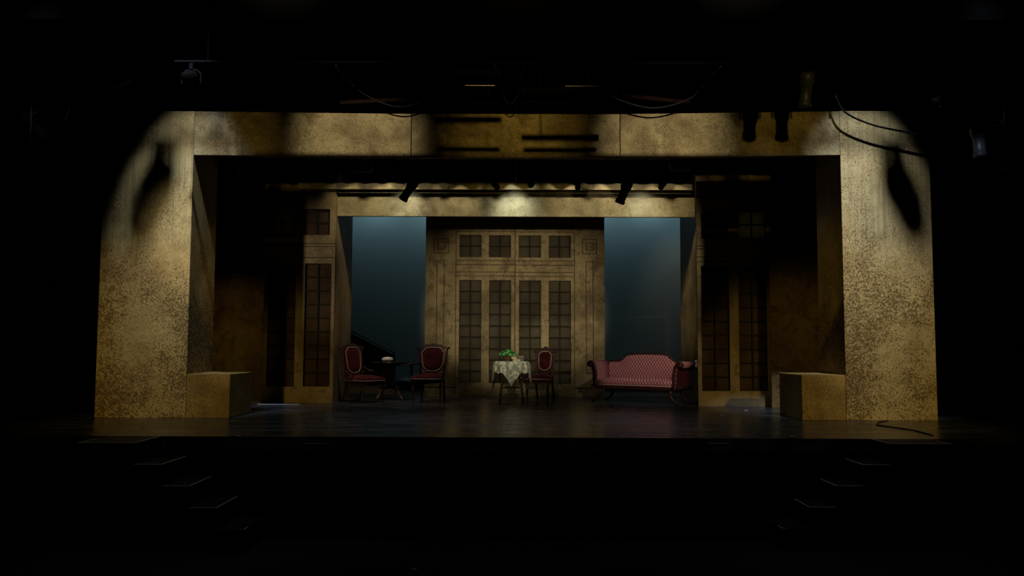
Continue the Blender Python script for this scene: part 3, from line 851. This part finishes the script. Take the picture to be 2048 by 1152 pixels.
pA = onfloor(721, 800); pA = Vector((pA.x, 15.5, 0))
parlor_chair('parlor_chair', (at(724, 800, 15.35).x, 15.35, 0), R(52), 'armless red velvet parlor chair turned right, beside the dark round table', wf=0.27, wb=0.22, df=0.32, db=0.24,
             seat=0.455, pw=0.175, ph=0.47, pz=0.53, total=1.09, half_arms=True)
parlor_chair('parlor_chair', (at(859, 800, 15.45).x, 15.45, 0), R(-7), 'red velvet armchair with carved crest in front of the centre wall', wf=0.285, wb=0.235, df=0.28, db=0.24,
             seat=0.49, pw=0.215, ph=0.44, pz=0.56, total=1.10, arms=True)
parlor_chair('parlor_chair', (at(1082, 800, 16.2).x, 16.2, 0), R(-22), 'smaller red velvet side chair tucked beside the lace covered table', wf=0.24, wb=0.19, df=0.24, db=0.21,
             seat=0.46, pw=0.135, ph=0.355, pz=0.57, total=1.04)

# ---- round occasional table with bowl
tp = at(779, 790, 15.9)
rt = thing('round_table', (tp.x, 15.9, 0), 'dark round occasional table between the two velvet chairs at left', 'table')
TH = at(779, 723.5, 15.9).z
MB().lathe([(0.30, TH - 0.035), (0.345, TH - 0.03), (0.355, TH - 0.018), (0.35, TH - 0.004), (0.34, TH)], 40, (0, 0, 0)).build('table_top', 'wood_dark', rt, smooth=True)
MB().lathe([(0.20, TH - 0.075), (0.20, TH - 0.0355)], 24).build('apron', 'wood_dark', rt, smooth=True)
MB().lathe([(0.03, 0.22), (0.06, 0.25), (0.045, 0.30), (0.03, 0.34), (0.045, 0.42), (0.028, 0.5), (0.04, 0.56), (0.03, TH - 0.075)], 14).build('pedestal', 'wood_dark', rt, smooth=True)
for k in range(3):
    a = R(60 + 120 * k + 20)
    MB().lathe([(0.012, 0.25), (0.018, 0.3), (0.012, 0.36), (0.017, 0.5), (0.012, TH - 0.075)], 10, (0.14 * math.cos(a), 0.14 * math.sin(a), 0)).build('column', 'wood', rt, smooth=True)
MB().lathe([(0.15, 0.225), (0.185, 0.235), (0.185, 0.25), (0.16, 0.26)], 24).build('lower_shelf', 'wood_dark', rt, smooth=True)
for k in range(4):
    a = R(45 + 90 * k + 8)
    c, s = math.cos(a), math.sin(a)
    pp = [(0.08, 0.24), (0.16, 0.23), (0.22, 0.18), (0.25, 0.12), (0.30, 0.07), (0.345, 0.032), (0.36, 0.026)]
    l = MB().tube([(r_ * c, r_ * s, z_) for r_, z_ in pp], [0.03, 0.036, 0.032, 0.026, 0.022, 0.022, 0.024], 8).build('leg', 'turned', rt, smooth=True)
    MB().lathe([(0.012, 0), (0.02, 0.008), (0.016, 0.02)], 10, (0.355 * c, 0.355 * s, 0.0)).build('foot', 'steel', l, smooth=True)
bx = at(775, 722, 15.85)
MB_b = MB().lathe([(0.06, 0), (0.085, 0.006), (0.108, 0.03), (0.112, 0.045), (0.098, 0.058), (0.102, 0.066), (0.085, 0.082), (0.04, 0.09), (0.01, 0.092)], 48, rib=0.035, ribs=12)
tag(MB_b.build('lidded_bowl', 'china', smooth=True, loc=(bx.x, 15.85, TH + 0.001)), 'white ribbed lidded bowl on the dark round table', 'bowl')

# ---- lace table
LTY = 15.75
lt = at(1023, 790, LTY)
TZ = at(1023, 722.5, LTY).z
tb = thing('lamp_table', (lt.x, LTY, 0), 'small wooden table with splayed turned legs under the lace cloth', 'table')
TR = 0.315
MB().lathe([(TR - 0.035, TZ - 0.03), (TR - 0.014, TZ - 0.026), (TR - 0.014, TZ - 0.008), (TR - 0.02, TZ - 0.004)], 32).build('table_top', 'wood', tb, smooth=True)
for sx in (-1, 1):
    for sy in (-1, 1):
        top = Vector((sx * 0.15, sy * 0.14, TZ - 0.03)); bot = Vector((sx * 0.222, sy * 0.18, 0.02))
        d = top - bot
        lg = MB()
        prof = []
        for k in range(31):
            q = k / 30
            prof.append((0.0155 + 0.0095 * math.sin(q * 2 * math.pi * 7) ** 3 + 0.004 * (q < 0.04), q * d.length))
        lg.lathe(prof, 10, bot, d)
        l = lg.build('leg', 'turned', tb, smooth=True)
        MB().lathe([(0.01, -0.02), (0.018, -0.012), (0.018, 0.0)], 10, bot).build('foot', 'steel', l, smooth=True)
MB().lathe([(0.16, 0.245), (0.165, 0.255), (0.16, 0.265)], 24).build('lower_shelf', 'wood', tb, smooth=True)
cl = MB()
NA, NR = 128, 26
HALF = 0.755 / math.sqrt(2)
vs, fs = [(0, 0, 0)], []
for j in range(1, NR + 1):
    for i in range(NA):
        a = 2 * math.pi * i / NA
        b_ = a - R(-90 + 45)
        dl = abs(((a + math.pi / 4) % (math.pi / 2)) - math.pi / 4)      # angle from the nearest corner of the cloth
        rmax = TR + 0.006 + 0.232 + 0.225 * max(0.0, 1 - dl / R(24)) ** 0.8 + 0.012 * math.cos(16 * a)
        rmax *= 1 + 0.006 * math.cos(48 * a)
        r = rmax * j / NR
        RR = TR + 0.006
        if r <= RR: vs.append((r * math.cos(a), r * math.sin(a), 0)); continue
        ov = r - RR
        drop = min(1.0, ov / 0.10)
        fold = (0.5 + 0.5 * math.cos(12 * a + 0.6)) * 0.03 * drop + 0.004 * drop * (1 + math.cos(29 * a))
        rad = RR + min(ov, 0.02) * 0.4 + fold + 0.03 * ov
        vs.append((rad * math.cos(a), rad * math.sin(a), -max(0, ov - 0.006) * 0.98))
for i in range(NA): fs.append((0, 1 + i, 1 + (i + 1) % NA))
for j in range(NR - 1):
    for i in range(NA):
        i2 = (i + 1) % NA
        fs.append((1 + j * NA + i, 1 + j * NA + i2, 1 + (j + 1) * NA + i2, 1 + (j + 1) * NA + i))
cl.add(vs, fs)
tag(cl.build('lace_tablecloth', 'lace', smooth=True, loc=(lt.x, LTY, TZ + 0.002)), 'white lace tablecloth hanging in points over the small table', 'tablecloth')
# ---- plant in a basket
px = at(1016, 720, LTY - 0.02)
pl = thing('potted_plant', (px.x, LTY + 0.03, TZ + 0.003), 'leafy green plant in a brown basket on the lace table', 'plant')
MB().lathe([(0.07, 0), (0.085, 0.01), (0.10, 0.05), (0.105, 0.085), (0.10, 0.09), (0.09, 0.08)], 24, rib=0.02, ribs=12).build('basket', 'basket', pl, smooth=True)
MB().lathe([(0.088, 0.068), (0.092, 0.078)], 20).build('soil', 'soil', pl)
rnd = random.Random(3)
lf = MB(); stm = MB()
for k in range(90):
    a = rnd.uniform(0, 2 * math.pi); rr = 0.17 * math.sqrt(rnd.random())
    z = 0.10 + 0.155 * (1 - (rr / 0.18) ** 2) * rnd.uniform(0.35, 1.0)
    c = Vector((rr * math.cos(a), rr * math.sin(a), z))
    yaw = a + rnd.uniform(-0.8, 0.8); L = rnd.uniform(0.036, 0.056); W = L * 0.46
    tilt_ = rnd.uniform(-0.9, 0.15)
    mx = Matrix.Translation(c) @ Matrix.Rotation(yaw, 4, 'Z') @ Matrix.Rotation(-tilt_, 4, 'Y') @ Matrix.Rotation(rnd.uniform(-0.5, 0.5), 4, 'X')
    lf.mx = mx
    lf.add([(-L * 0.6, 0, 0), (-L * 0.3, W * 0.8, 0.006), (L * 0.3, W, 0.006), (L, 0, -0.008), (L * 0.3, -W, 0.006), (-L * 0.3, -W * 0.8, 0.006), (L * 0.2, 0, 0)],
           [(0, 6, 1), (1, 6, 2), (2, 6, 3), (3, 6, 4), (4, 6, 5), (5, 6, 0)])
    if k % 3 == 0:
        stm.tube([(c.x * 0.25, c.y * 0.25, 0.07), (c.x * 0.6, c.y * 0.6, 0.07 + z * 0.4), tuple(c)], 0.0022, 5)
lf.build('foliage', 'leaf', pl, smooth=True)
stm.build('stem', 'leaf', pl, smooth=True)
# ---- books and box
def book(u, z, wd, dp, th, rz, label):
    p = at(u, 718, LTY - 0.2)
    b = thing('book', (p.x, LTY - 0.2, z), label, 'book', rz, 'books on the lace table')
    MB().box(-wd / 2 + 0.004, wd / 2 - 0.004, -dp / 2 + 0.004, dp / 2 - 0.004, 0.004, th - 0.004).build('pages', 'cream', b)
    MB().box(-wd / 2, wd / 2, -dp / 2, dp / 2, 0, 0.004).box(-wd / 2, wd / 2, -dp / 2, dp / 2, th - 0.004, th).box(-wd / 2, wd / 2, dp / 2 - 0.004, dp / 2, 0.004, th - 0.004).build('cover', 'cover', b)
    return b
book(1033, TZ + 0.0035, 0.145, 0.10, 0.042, 0.05, 'lower cream edged book of the two stacked on the lace table')
book(1028.5, TZ + 0.046, 0.105, 0.09, 0.044, -0.12, 'upper cream edged book of the two stacked on the lace table')
p = at(1042.5, 718, LTY - 0.1)
bo = thing('small_box', (p.x, LTY - 0.06, TZ + 0.003), 'small grey box with pale lid beside the two books', 'box')
MB().box(-0.05, 0.05, -0.035, 0.035, 0, 0.085).build('box_body', 'greybox', bo, bevel=0.003)
MB().box(-0.053, 0.053, -0.038, 0.038, 0.0855, 0.094).build('lid', 'cream', bo, bevel=0.002)

# ---- sofa
sx0 = onfloor(1198, 804); 
SC = Vector((2.36, 15.46, 0))
so = thing('empire_sofa', (SC.x, SC.y, 0), 'rose trellis patterned sofa with scrolled arms and dark wood frame at right', 'sofa', R(-36))
HL = 0.75      # half length of the seat between the arms
DF, DB = -0.30, 0.27
# seat rail
MB().box(-HL - 0.05, HL + 0.05, DF, DB, 0.25, 0.315).box(-HL - 0.02, HL + 0.02, DF - 0.012, DF, 0.268, 0.30).build('seat_rail', 'wood', so, bevel=0.008)
sc_, pts = seat_cushion(HL + 0.02, HL + 0.02, -DF - 0.015, DB - 0.06, 0.315, 0.12, 0.035)
sc_.build('seat', 'bro_seat', so, smooth=True)
MB().tube([(x, y, 0.325) for x, y in pts[:9]], 0.009, 6).build('seat_trim', 'gimp', so, smooth=True)
# back with raised centre
def back_top(x):
    q = abs(x) / (HL + 0.06)
    e = 1 / (1 + math.exp((q - 0.60) * 24))
    return 0.735 + 0.155 * e * (1 - 0.30 * q * q) + 0.01 * (1 - e)
N = 48
xs = [-(HL + 0.05) + 2 * (HL + 0.05) * k / N for k in range(N + 1)]
vs, fs = [], []
prof = [(0.13, 0.36), (0.09, 0.45), (0.10, 0.6), (0.14, 1.0), (0.17, 1.0), (0.22, 1.0), (0.24, 0.36)]
for x in xs:
    zt = back_top(x)
    for y_, q in [(0.20, 0.0), (0.175, 0.12), (0.17, 0.45), (0.20, 0.85), (0.23, 0.985), (0.255, 1.0), (0.285, 0.97), (0.27, 0.0)]:
        vs.append((x, y_, 0.36 + (zt - 0.36) * q))
k8 = 8
for i in range(N):
    for j in range(k8):
        j2 = (j + 1) % k8
        fs.append((i * k8 + j, (i + 1) * k8 + j, (i + 1) * k8 + j2, i * k8 + j2))
fs += [tuple(range(k8)), tuple(range(N * k8 + k8 - 1, N * k8 - 1, -1))]
MB().add(vs, fs).build('backrest', 'bro_back', so, smooth=True)
MB().tube([(x, 0.262, back_top(x) + 0.012) for x in xs], 0.021, 8).build('back_rail', 'wood', so, smooth=True)
MB().box(-HL - 0.05, HL + 0.05, 0.255, 0.285, 0.26, 0.40).build('rear_panel', 'wood_dark', so)
for s in (-1, 1):
    # scrolled arm: S profile in xz, extruded along the depth
    c = [(HL + 0.01, 0.27), (HL + 0.045, 0.34), (HL + 0.055, 0.45), (HL + 0.055, 0.56), (HL + 0.075, 0.65), (HL + 0.10, 0.715), (HL + 0.14, 0.745), (HL + 0.185, 0.74), (HL + 0.21, 0.71), (HL + 0.20, 0.68), (HL + 0.17, 0.675)]
    inner = grow(c + [c[-1]], 0.0)[:len(c)]
    th = [0.035, 0.035, 0.035, 0.033, 0.032, 0.03, 0.03, 0.03, 0.03, 0.026, 0.02]
    L, Rr = [], []
    for i in range(len(c)):
        p0 = Vector(c[max(i - 1, 0)]); p2 = Vector(c[min(i + 1, len(c) - 1)])
        t_ = (p2 - p0).normalized(); nn = Vector((-t_.y, t_.x))
        L.append(tuple(Vector(c[i]) + nn * th[i])); Rr.append(tuple(Vector(c[i]) - nn * th[i]))
    poly = [(s * x, z) for x, z in L + Rr[::-1]]
    mb = MB()
    y0, y1 = DF + 0.02, DB
    n2 = len(poly); k = len(c)
    vs = [(x, y0, z) for x, z in poly] + [(x, y1, z) for x, z in poly]
    fs = [(i, (i + 1) % n2, (i + 1) % n2 + n2, i + n2) for i in range(n2)]
    for off in (0, n2):
        for i in range(k - 1): fs.append((off + i, off + i + 1, off + n2 - 2 - i, off + n2 - 1 - i))
    mb.add(vs, fs)
    arm = mb.build('arm', 'bro_arm', so, smooth=True)
    fr = MB()
    # carved wood facing following the scroll at the arm front
    fr.tube([(s * x, y0 - 0.006, z) for x, z in c], [0.034, 0.034, 0.034, 0.033, 0.032, 0.032, 0.034, 0.036, 0.036, 0.03, 0.024], 8)
    fr.lathe([(0.045, 0), (0.05, 0.015), (0.03, 0.03), (0.008, 0.034)], 16, (s * (HL + 0.17), y0 - 0.01, 0.70), (0, -1, 0))
    fr.build('arm_facing', 'wood', arm, smooth=True)
    MB().tube([(s * (HL + 0.135), y0 + 0.01, 0.30), (s * (HL + 0.125), (y0 + y1) / 2, 0.30), (s * (HL + 0.115), y1, 0.30)], 0.03, 8).build('arm_skirt', 'wood', arm, smooth=True)
    MB().prism_xz([(s * (HL + 0.06), 0.27), (s * (HL + 0.11), 0.30), (s * (HL + 0.135), 0.42), (s * (HL + 0.135), 0.56), (s * (HL + 0.17), 0.66), (s * (HL + 0.12), 0.68), (s * (HL + 0.09), 0.56), (s * (HL + 0.085), 0.40)], y0 + 0.015, y1 - 0.01).build('arm_side', 'velvet', arm)
    for yy in (DF + 0.04, DB - 0.05):
        pp = [(HL - 0.02, 0.27), (HL - 0.03, 0.20), (HL - 0.015, 0.13), (HL + 0.03, 0.07), (HL + 0.09, 0.03), (HL + 0.13, 0.02)]
        sy = -1 if yy < 0 else 1
        l = MB().tube([(s * x, yy + sy * 0.10 * (0.27 - z) ** 1.2, z) for x, z in pp], [0.042, 0.036, 0.03, 0.025, 0.022, 0.02], 8).build('leg', 'wood', so, smooth=True)
        MB().lathe([(0.012, 0), (0.021, 0.01), (0.021, 0.03), (0.012, 0.04)], 10, (s * (HL + 0.125), yy + sy * 0.018, 0.0)).build('foot', 'wood_dark', l, smooth=True)

# ---- end table half hidden behind the right window wall
ep = Vector((3.45, 14.93, 0))
ez = at(1389, 737, 14.93).z
et = thing('end_table', ep, 'dark end table half hidden behind the right window wall', 'table')
MB().lathe([(0.205, ez - 0.02), (0.215, ez - 0.01), (0.21, ez)], 32).build('table_top', 'wood_dark', et, smooth=True)
MB().lathe([(0.15, ez - 0.10), (0.15, ez - 0.0205)], 20).build('apron', 'wood_dark', et, smooth=True)
for k in range(4):
    a = R(45 + 90 * k + 35)
    MB().lathe(turned(ez - 0.10, 1.0), 10, (0.17 * math.cos(a), 0.17 * math.sin(a), 0), (-0.2 * math.cos(a), -0.2 * math.sin(a), 1)).build('leg', 'wood', et, smooth=True)
fl = thing('flower_dish', (3.295, 14.86, ez + 0.001), 'white flower ornament in a dish on the end table behind the sofa', 'ornament')
MB().lathe([(0.02, 0), (0.045, 0.02), (0.055, 0.045), (0.05, 0.046), (0.04, 0.028), (0.0, 0.02)], 24).build('dish', 'china', fl, smooth=True)
pt = MB()
for k in range(14):
    a = rnd.uniform(0, 6.28); rr = rnd.uniform(0.0, 0.03)
    pt.lathe([(0.004, 0), (0.02, 0.008), (0.026, 0.025), (0.018, 0.04), (0.004, 0.045)], 8, (rr * math.cos(a), rr * math.sin(a), rnd.uniform(0.04, 0.13)), (rnd.uniform(-.6, .6), rnd.uniform(-.6, .6), 1))
pt.build('petals', 'china', fl, smooth=True)

# ------------------------------------------------------------------ lighting rig
def fixture(pos, aim, label, group, sc=1.0, body='metal', cable=True):
    """ellipsoidal stage light hanging from a pipe at pos, pointing along aim"""
    o = thing('stage_light', pos, label, 'stage light', 0, group)
    aim = Vector(aim).normalized()
    pv = Vector((0, 0, -0.26 * sc))
    b0 = pv - aim * 0.16 * sc
    MB().lathe([(0.05 * sc, 0), (0.095 * sc, 0.02 * sc), (0.105 * sc, 0.08 * sc), (0.10 * sc, 0.16 * sc), (0.08 * sc, 0.19 * sc), (0.08 * sc, 0.40 * sc), (0.092 * sc, 0.41 * sc), (0.092 * sc, 0.46 * sc)], 16, b0, aim).build('barrel', body, o, smooth=True)
    MB().lathe([(0.080 * sc, 0), (0.078 * sc, 0.006 * sc)], 16, b0 + aim * 0.4605 * sc, aim).build('lens', 'lens', o)
    side = aim.cross(Vector((0, 0, 1)))
    side = side.normalized() if side.length > 0.1 else Vector((1, 0, 0))
    s = side * 0.125 * sc
    MB().tube([pv + s, pv + s + Vector((0, 0, 0.12 * sc)), Vector((0, 0, -0.09 * sc)) + s * 0.6, Vector((0, 0, -0.07 * sc)), Vector((0, 0, -0.09 * sc)) - s * 0.6, pv - s + Vector((0, 0, 0.12 * sc)), pv - s], 0.012 * sc, 6).build('yoke', 'metal', o)
    MB().box(-0.025, 0.025, -0.03, 0.03, -0.08 * sc, 0.0).build('clamp', 'metal', o, bevel=0.005)
    if cable:
        MB().tube([b0 - aim * 0.01, b0 - aim * 0.03 * sc + Vector((0.08, 0, -0.02)), b0 + Vector((0.17, 0, -0.04)) * sc, Vector((0.2, 0, -0.1)) * sc, Vector((0.2, 0, -0.035))], 0.008, 6).build('cable', 'cable', o, smooth=True)
    return o

def pipe(a, b, label, r=0.024, material='steel', hang=True):
    o = tag(MB().tube([a, b], r, 10).build('lighting_pipe', material, smooth=True), label, 'pipe')
    a, b = Vector(a), Vector(b)
    if hang:
        for q in (0.05, 0.35, 0.65, 0.95):
            p = a.lerp(b, q)
            MB().tube([p + Vector((0, 0, r * 0.5)), Vector((p.x, p.y, 9.0))], 0.006, 6).build('hanger', 'metal', o)
    return o

FZ, FY = 4.86, 10.9
pipe((-4.6, FY, FZ), (4.3, FY, FZ), 'long lighting pipe above and in front of the portal header', material='metal')
for u, aim, lab in ((383, (0.05, 0.6, -0.9), 'dark stage light above the left end of the portal header'),
(1550, (-0.1, 0.5, -0.9), 'dark stage light above the right end of the portal header')):
    fixture((at(u, 150, FY).x, FY, FZ - 0.024), aim, lab, 'lights above the portal header', 1.05, 'soot', cable=False)
fixture((at(1612, 150, FY).x, FY, FZ - 0.024), (-0.02, 0.25, -0.95), 'grey barrelled stage light above the right end of the portal header', 'lights above the portal header', 1.0, 'grey_fix')
for x, aim, lab in ((-4.66, (-0.3, 0.3, -1), 'unseen stage light added to shadow the left portal leg'), (5.12, (0.3, 0.3, -1), 'unseen stage light added to shadow the right portal leg')):  # fixtures added out of view to cast the dark patches on the legs
    pipe((x - 0.4, 10.29, 6.124), (x + 0.4, 10.29, 6.124), 'short pipe carrying the ' + lab, 0.02, 'metal')
    fixture((x, 10.29, 6.10), aim, lab, 'lights above the portal legs', 0.85 if x < 0 else 0.8, 'soot', cable=False)
# long battens over the centre
for u0, u1, v, vl, vs_, lab in ((872, 1004, 147, 206, 175, 'long batten light above the centre of the portal header, left one'), (1042, 1236, 182, 206, 175, 'long batten light above the centre of the portal header, right one')):
    a, b = at(u0, v, 10.6), at(u1, v, 10.6)
    k = 10.6 / FPX
    o = thing('batten_light', ((a.x + b.x) / 2, 10.6, a.z), lab, 'batten light', 0, 'batten lights')
    hl_ = (b.x - a.x) / 2
    zl, zs = -(vl - v) * k, -(vs_ - v) * k
    MB().box(-hl_, hl_, -0.05, 0.05, -0.035, 0.035).build('housing', 'metal', o, bevel=0.008)
    MB().box(-hl_ * 0.1, hl_ * 0.8, -0.070, -0.058, zs - 0.004, zs + 0.004).build('front_strip', 'steel', o)
    for s in (-0.6, 0.6):
        MB().tube([(s * hl_, 0, 0.03), (s * hl_, 0.3, FZ - 0.03 - a.z)], 0.012, 6).build('hanger', 'metal', o)
        MB().box(s * hl_ - 0.006, s * hl_ + 0.006, -0.058, -0.045, zl, 0.03).build('bracket', 'metal', o)
    MB().box(-hl_ * 0.95, hl_ * 0.95, -0.04, 0.05, zl - 0.02, zl + 0.02).build('lower_bar', 'metal', o, bevel=0.006)
for u0, v0, u1, v1, yy, lab in ((680, 206, 900, 194, 12.6, 'rust brown beam in the dark above the header, left of centre'), (1190, 186, 1380, 205, 12.6, 'rust brown beam in the dark above the header, right of centre')):
    a, b = at(u0, v0, yy), at(u1, v1, yy)
    rb = tag(MB().tube([a, b], 0.04, 4).build('roof_beam', 'beam'), lab, 'beam')
    for q in (0.1, 0.9):
        p = a.lerp(b, q)
        MB().tube([p, Vector((p.x, p.y, 9.0))], 0.006, 6).build('hanger', 'metal', rb)
def swag(pts, Y, r, label, tie=None):
    P = [at(u, v, Y) for u, v in pts]
    if tie == 'pipe': P = [Vector((P[0].x - 0.05, FY, FZ - 0.042))] + P + [Vector((P[-1].x + 0.05, FY, FZ - 0.042))]
    if tie in ('up', 'left'): P = [Vector((P[0].x, Y, 9.0)), Vector((P[0].x, Y, P[0].z + 0.3))] + P
    if tie in ('up', 'right'): P = P + [Vector((P[-1].x, Y, P[-1].z + 0.3)), Vector((P[-1].x, Y, 9.0))]
    # smooth the run
    out = []
    for i in range(len(P) - 1):
        p0, p1, p2, p3 = P[max(i - 1, 0)], P[i], P[i + 1], P[min(i + 2, len(P) - 1)]
        for k in range(6):
            q = k / 6
            out.append(0.5 * ((2 * p1) + (p2 - p0) * q + (2 * p0 - 5 * p1 + 4 * p2 - p3) * q * q + (3 * p1 - p0 - 3 * p2 + p3) * q ** 3))
    out.append(P[-1])
    return tag(MB().tube(out, r, 6).build('hanging_cable', 'cable', smooth=True), label, 'cable')
swag([(700, 165), (740, 195), (800, 214), (860, 195), (890, 165)], 11.6, 0.010, 'cable swagging above the left section of the portal header', 'pipe')
swag([(1180, 165), (1240, 200), (1310, 216), (1380, 197), (1410, 165)], 11.6, 0.012, 'cable swagging above the right section of the portal header', 'pipe')
swag([(1000, 165), (1008, 195), (1020, 208), (1032, 195), (1040, 165)], 11.5, 0.010, 'cable looped below the centre batten lights', 'pipe')
swag([(1672, 190), (1690, 224), (1740, 248), (1800, 262), (1868, 272), (1890, 240)], 11.72, 0.014, 'thick cable slung over the right portal leg', 'up')

# lights at either side, each on its own short pipe
LL = [(-1, 60, 205, (0.4, 0.6, -0.6), 'black stage light low in the dark beyond the left portal leg', 'metal'), (-1, 150, 140, (0.7, 0.4, -0.4), 'black stage light high in the dark beyond the left portal leg', 'metal'),
      (1, 1955, 235, (0.12, 0.1, -1), 'grey barrelled stage light low beyond the right portal leg', 'grey_fix'), (1, 1905, 150, (-0.7, 0.3, -0.5), 'black stage light high in the dark beyond the right portal leg', 'metal'),
      (1, 2010, 175, (-0.3, 0.5, -0.7), 'black stage light at the far right edge of the rig', 'metal')]
for s, u, v, aim, lab, bd in LL:
    p = at(u, v, {1905: 10.8, 2010: 10.05}.get(u, 10.4))
    pipe(p + Vector((-0.22, 0, 0.02)), p + Vector((0.22, 0, 0.02)), 'short pipe carrying the ' + lab[:1].lower() + lab[1:].replace(' in the dark', ''), 0.02, 'metal')
    fixture(p, aim, lab, 'lights on the side pipes', 0.9, bd)
a, b = at(172, 178, 11.2), at(262, 163, 11.2)
pipe(a, b, 'pale pipe end sloping up in the dark at upper left', 0.012)
a, b = at(178, 186, 11.35), at(250, 170, 11.35)
pipe(a, b, 'second pale pipe running just below the sloping one at upper left', 0.012)
a, b = at(1880, 213, 9.8), at(1936, 168, 9.8)
pipe(a, b, 'pale diagonal pipe in the dark beyond the right portal leg', 0.014)
swag([(137, 185), (139, 205), (136, 225), (129, 241)], 10.2, 0.010, 'cable hanging beside the sloping pipes at upper left', 'left')
swag([(212, 213), (250, 210), (280, 203), (312, 192)], 10.3, 0.010, 'cable sagging above the left portal leg', 'left')
swag([(60, 285), (60, 300), (55, 310), (40, 316)], 10.2, 0.011, 'cable loop low on the left side rig', 'left')
swag([(2003, 338), (2020, 343), (2030, 340), (2046, 331)], 10.0, 0.012, 'cable loop low on the right side rig', 'right')
swag([(1893, 165), (1905, 180), (1930, 187), (1950, 183), (1955, 172)], 9.5, 0.009, 'cable loop around the diagonal pipe at upper right', 'up')
swag([(2008, 230), (2006, 240), (2000, 249), (1992, 251)], 9.7, 0.010, 'short cable loop right of the diagonal pipe', 'left')

# inner pipe with lights in front of the inner header
IY = 14.15
IZ = at(1030, 345, IY).z
pipe((-5.0, IY, IZ), (5.0, IY, IZ), 'lighting pipe in the dark in front of the inner header', material='metal')
for u, aim, sc, lab in ((822, (-0.55, 0.25, -0.8), 1.25, 'black stage light tilted left in front of the inner header'),
                        (1251, (-0.35, 0.25, -0.9), 1.3, 'black stage light hanging in front of the right of the inner header')):
    fixture((at(u, 345, IY).x, IY, IZ - 0.024), aim, lab, 'lights at the inner header', sc * 0.72, cable=False)
for u, aim, lab in ((990, (0.2, 0.9, -0.1), 'small black light just left of centre at the inner header'),
                    (1155, (0.1, 0.9, -0.15), 'small black light right of centre at the inner header'),
                    (1325, (0.0, 0.9, -0.1), 'small black light near the right end of the inner header'),
                    (1062, (0.0, 0.9, 0.1), 'small black light just right of centre at the inner header')):
    fixture((at(u, 353, IY).x, IY, at(u, 353, IY).z), aim, lab, 'lights at the inner header', 0.55, cable=False)
FLZ = at(1030, 306, 13.1).z
pipe((-4.6, 13.1, FLZ), (4.6, 13.1, FLZ), 'pipe carrying the flood lights behind the portal header', material='metal')
for u0, u1, v0, v1, lab in ((430, 475, 322, 347, 'dusty box fitting under the left end of the portal header'), (700, 745, 320, 342, 'dusty box fitting under the left section of the portal header'),
                            (1590, 1632, 320, 345, 'dusty box fitting under the right end of the portal header'), (1340, 1390, 322, 338, 'dusty box fitting under the right section of the portal header')):
    a, b = at(u0, v1, 13.0), at(u1, v0, 13.0)
    o = thing('flood_light', ((a.x + b.x) / 2, 13.0, a.z), lab, 'flood light', 0, 'flood lights under the portal header')
    h, hw = b.z - a.z, (b.x - a.x) / 2
    MB().prism_xz([(-hw * 0.8, 0), (hw * 0.8, 0), (hw, h), (-hw, h)], 0, 0.2).build('housing', 'patch', o, bevel=0.01)
    MB().tube([(-hw * 0.9, 0.1, h * 0.9), (-hw * 0.9, 0.1, FLZ - 0.03 - a.z), (hw * 0.9, 0.1, FLZ - 0.03 - a.z), (hw * 0.9, 0.1, h * 0.9)], 0.012, 6).build('yoke', 'metal', o)
pz0, pz1 = at(1032, 330, 13.25), at(1032, 372, 13.25)
tag(MB().tube([Vector((pz0.x, pz0.y, 9.0)), pz1], 0.006, 6).build('hanging_cable', 'steel', smooth=True), 'thin pale line hanging at centre above the inner header', 'cable')
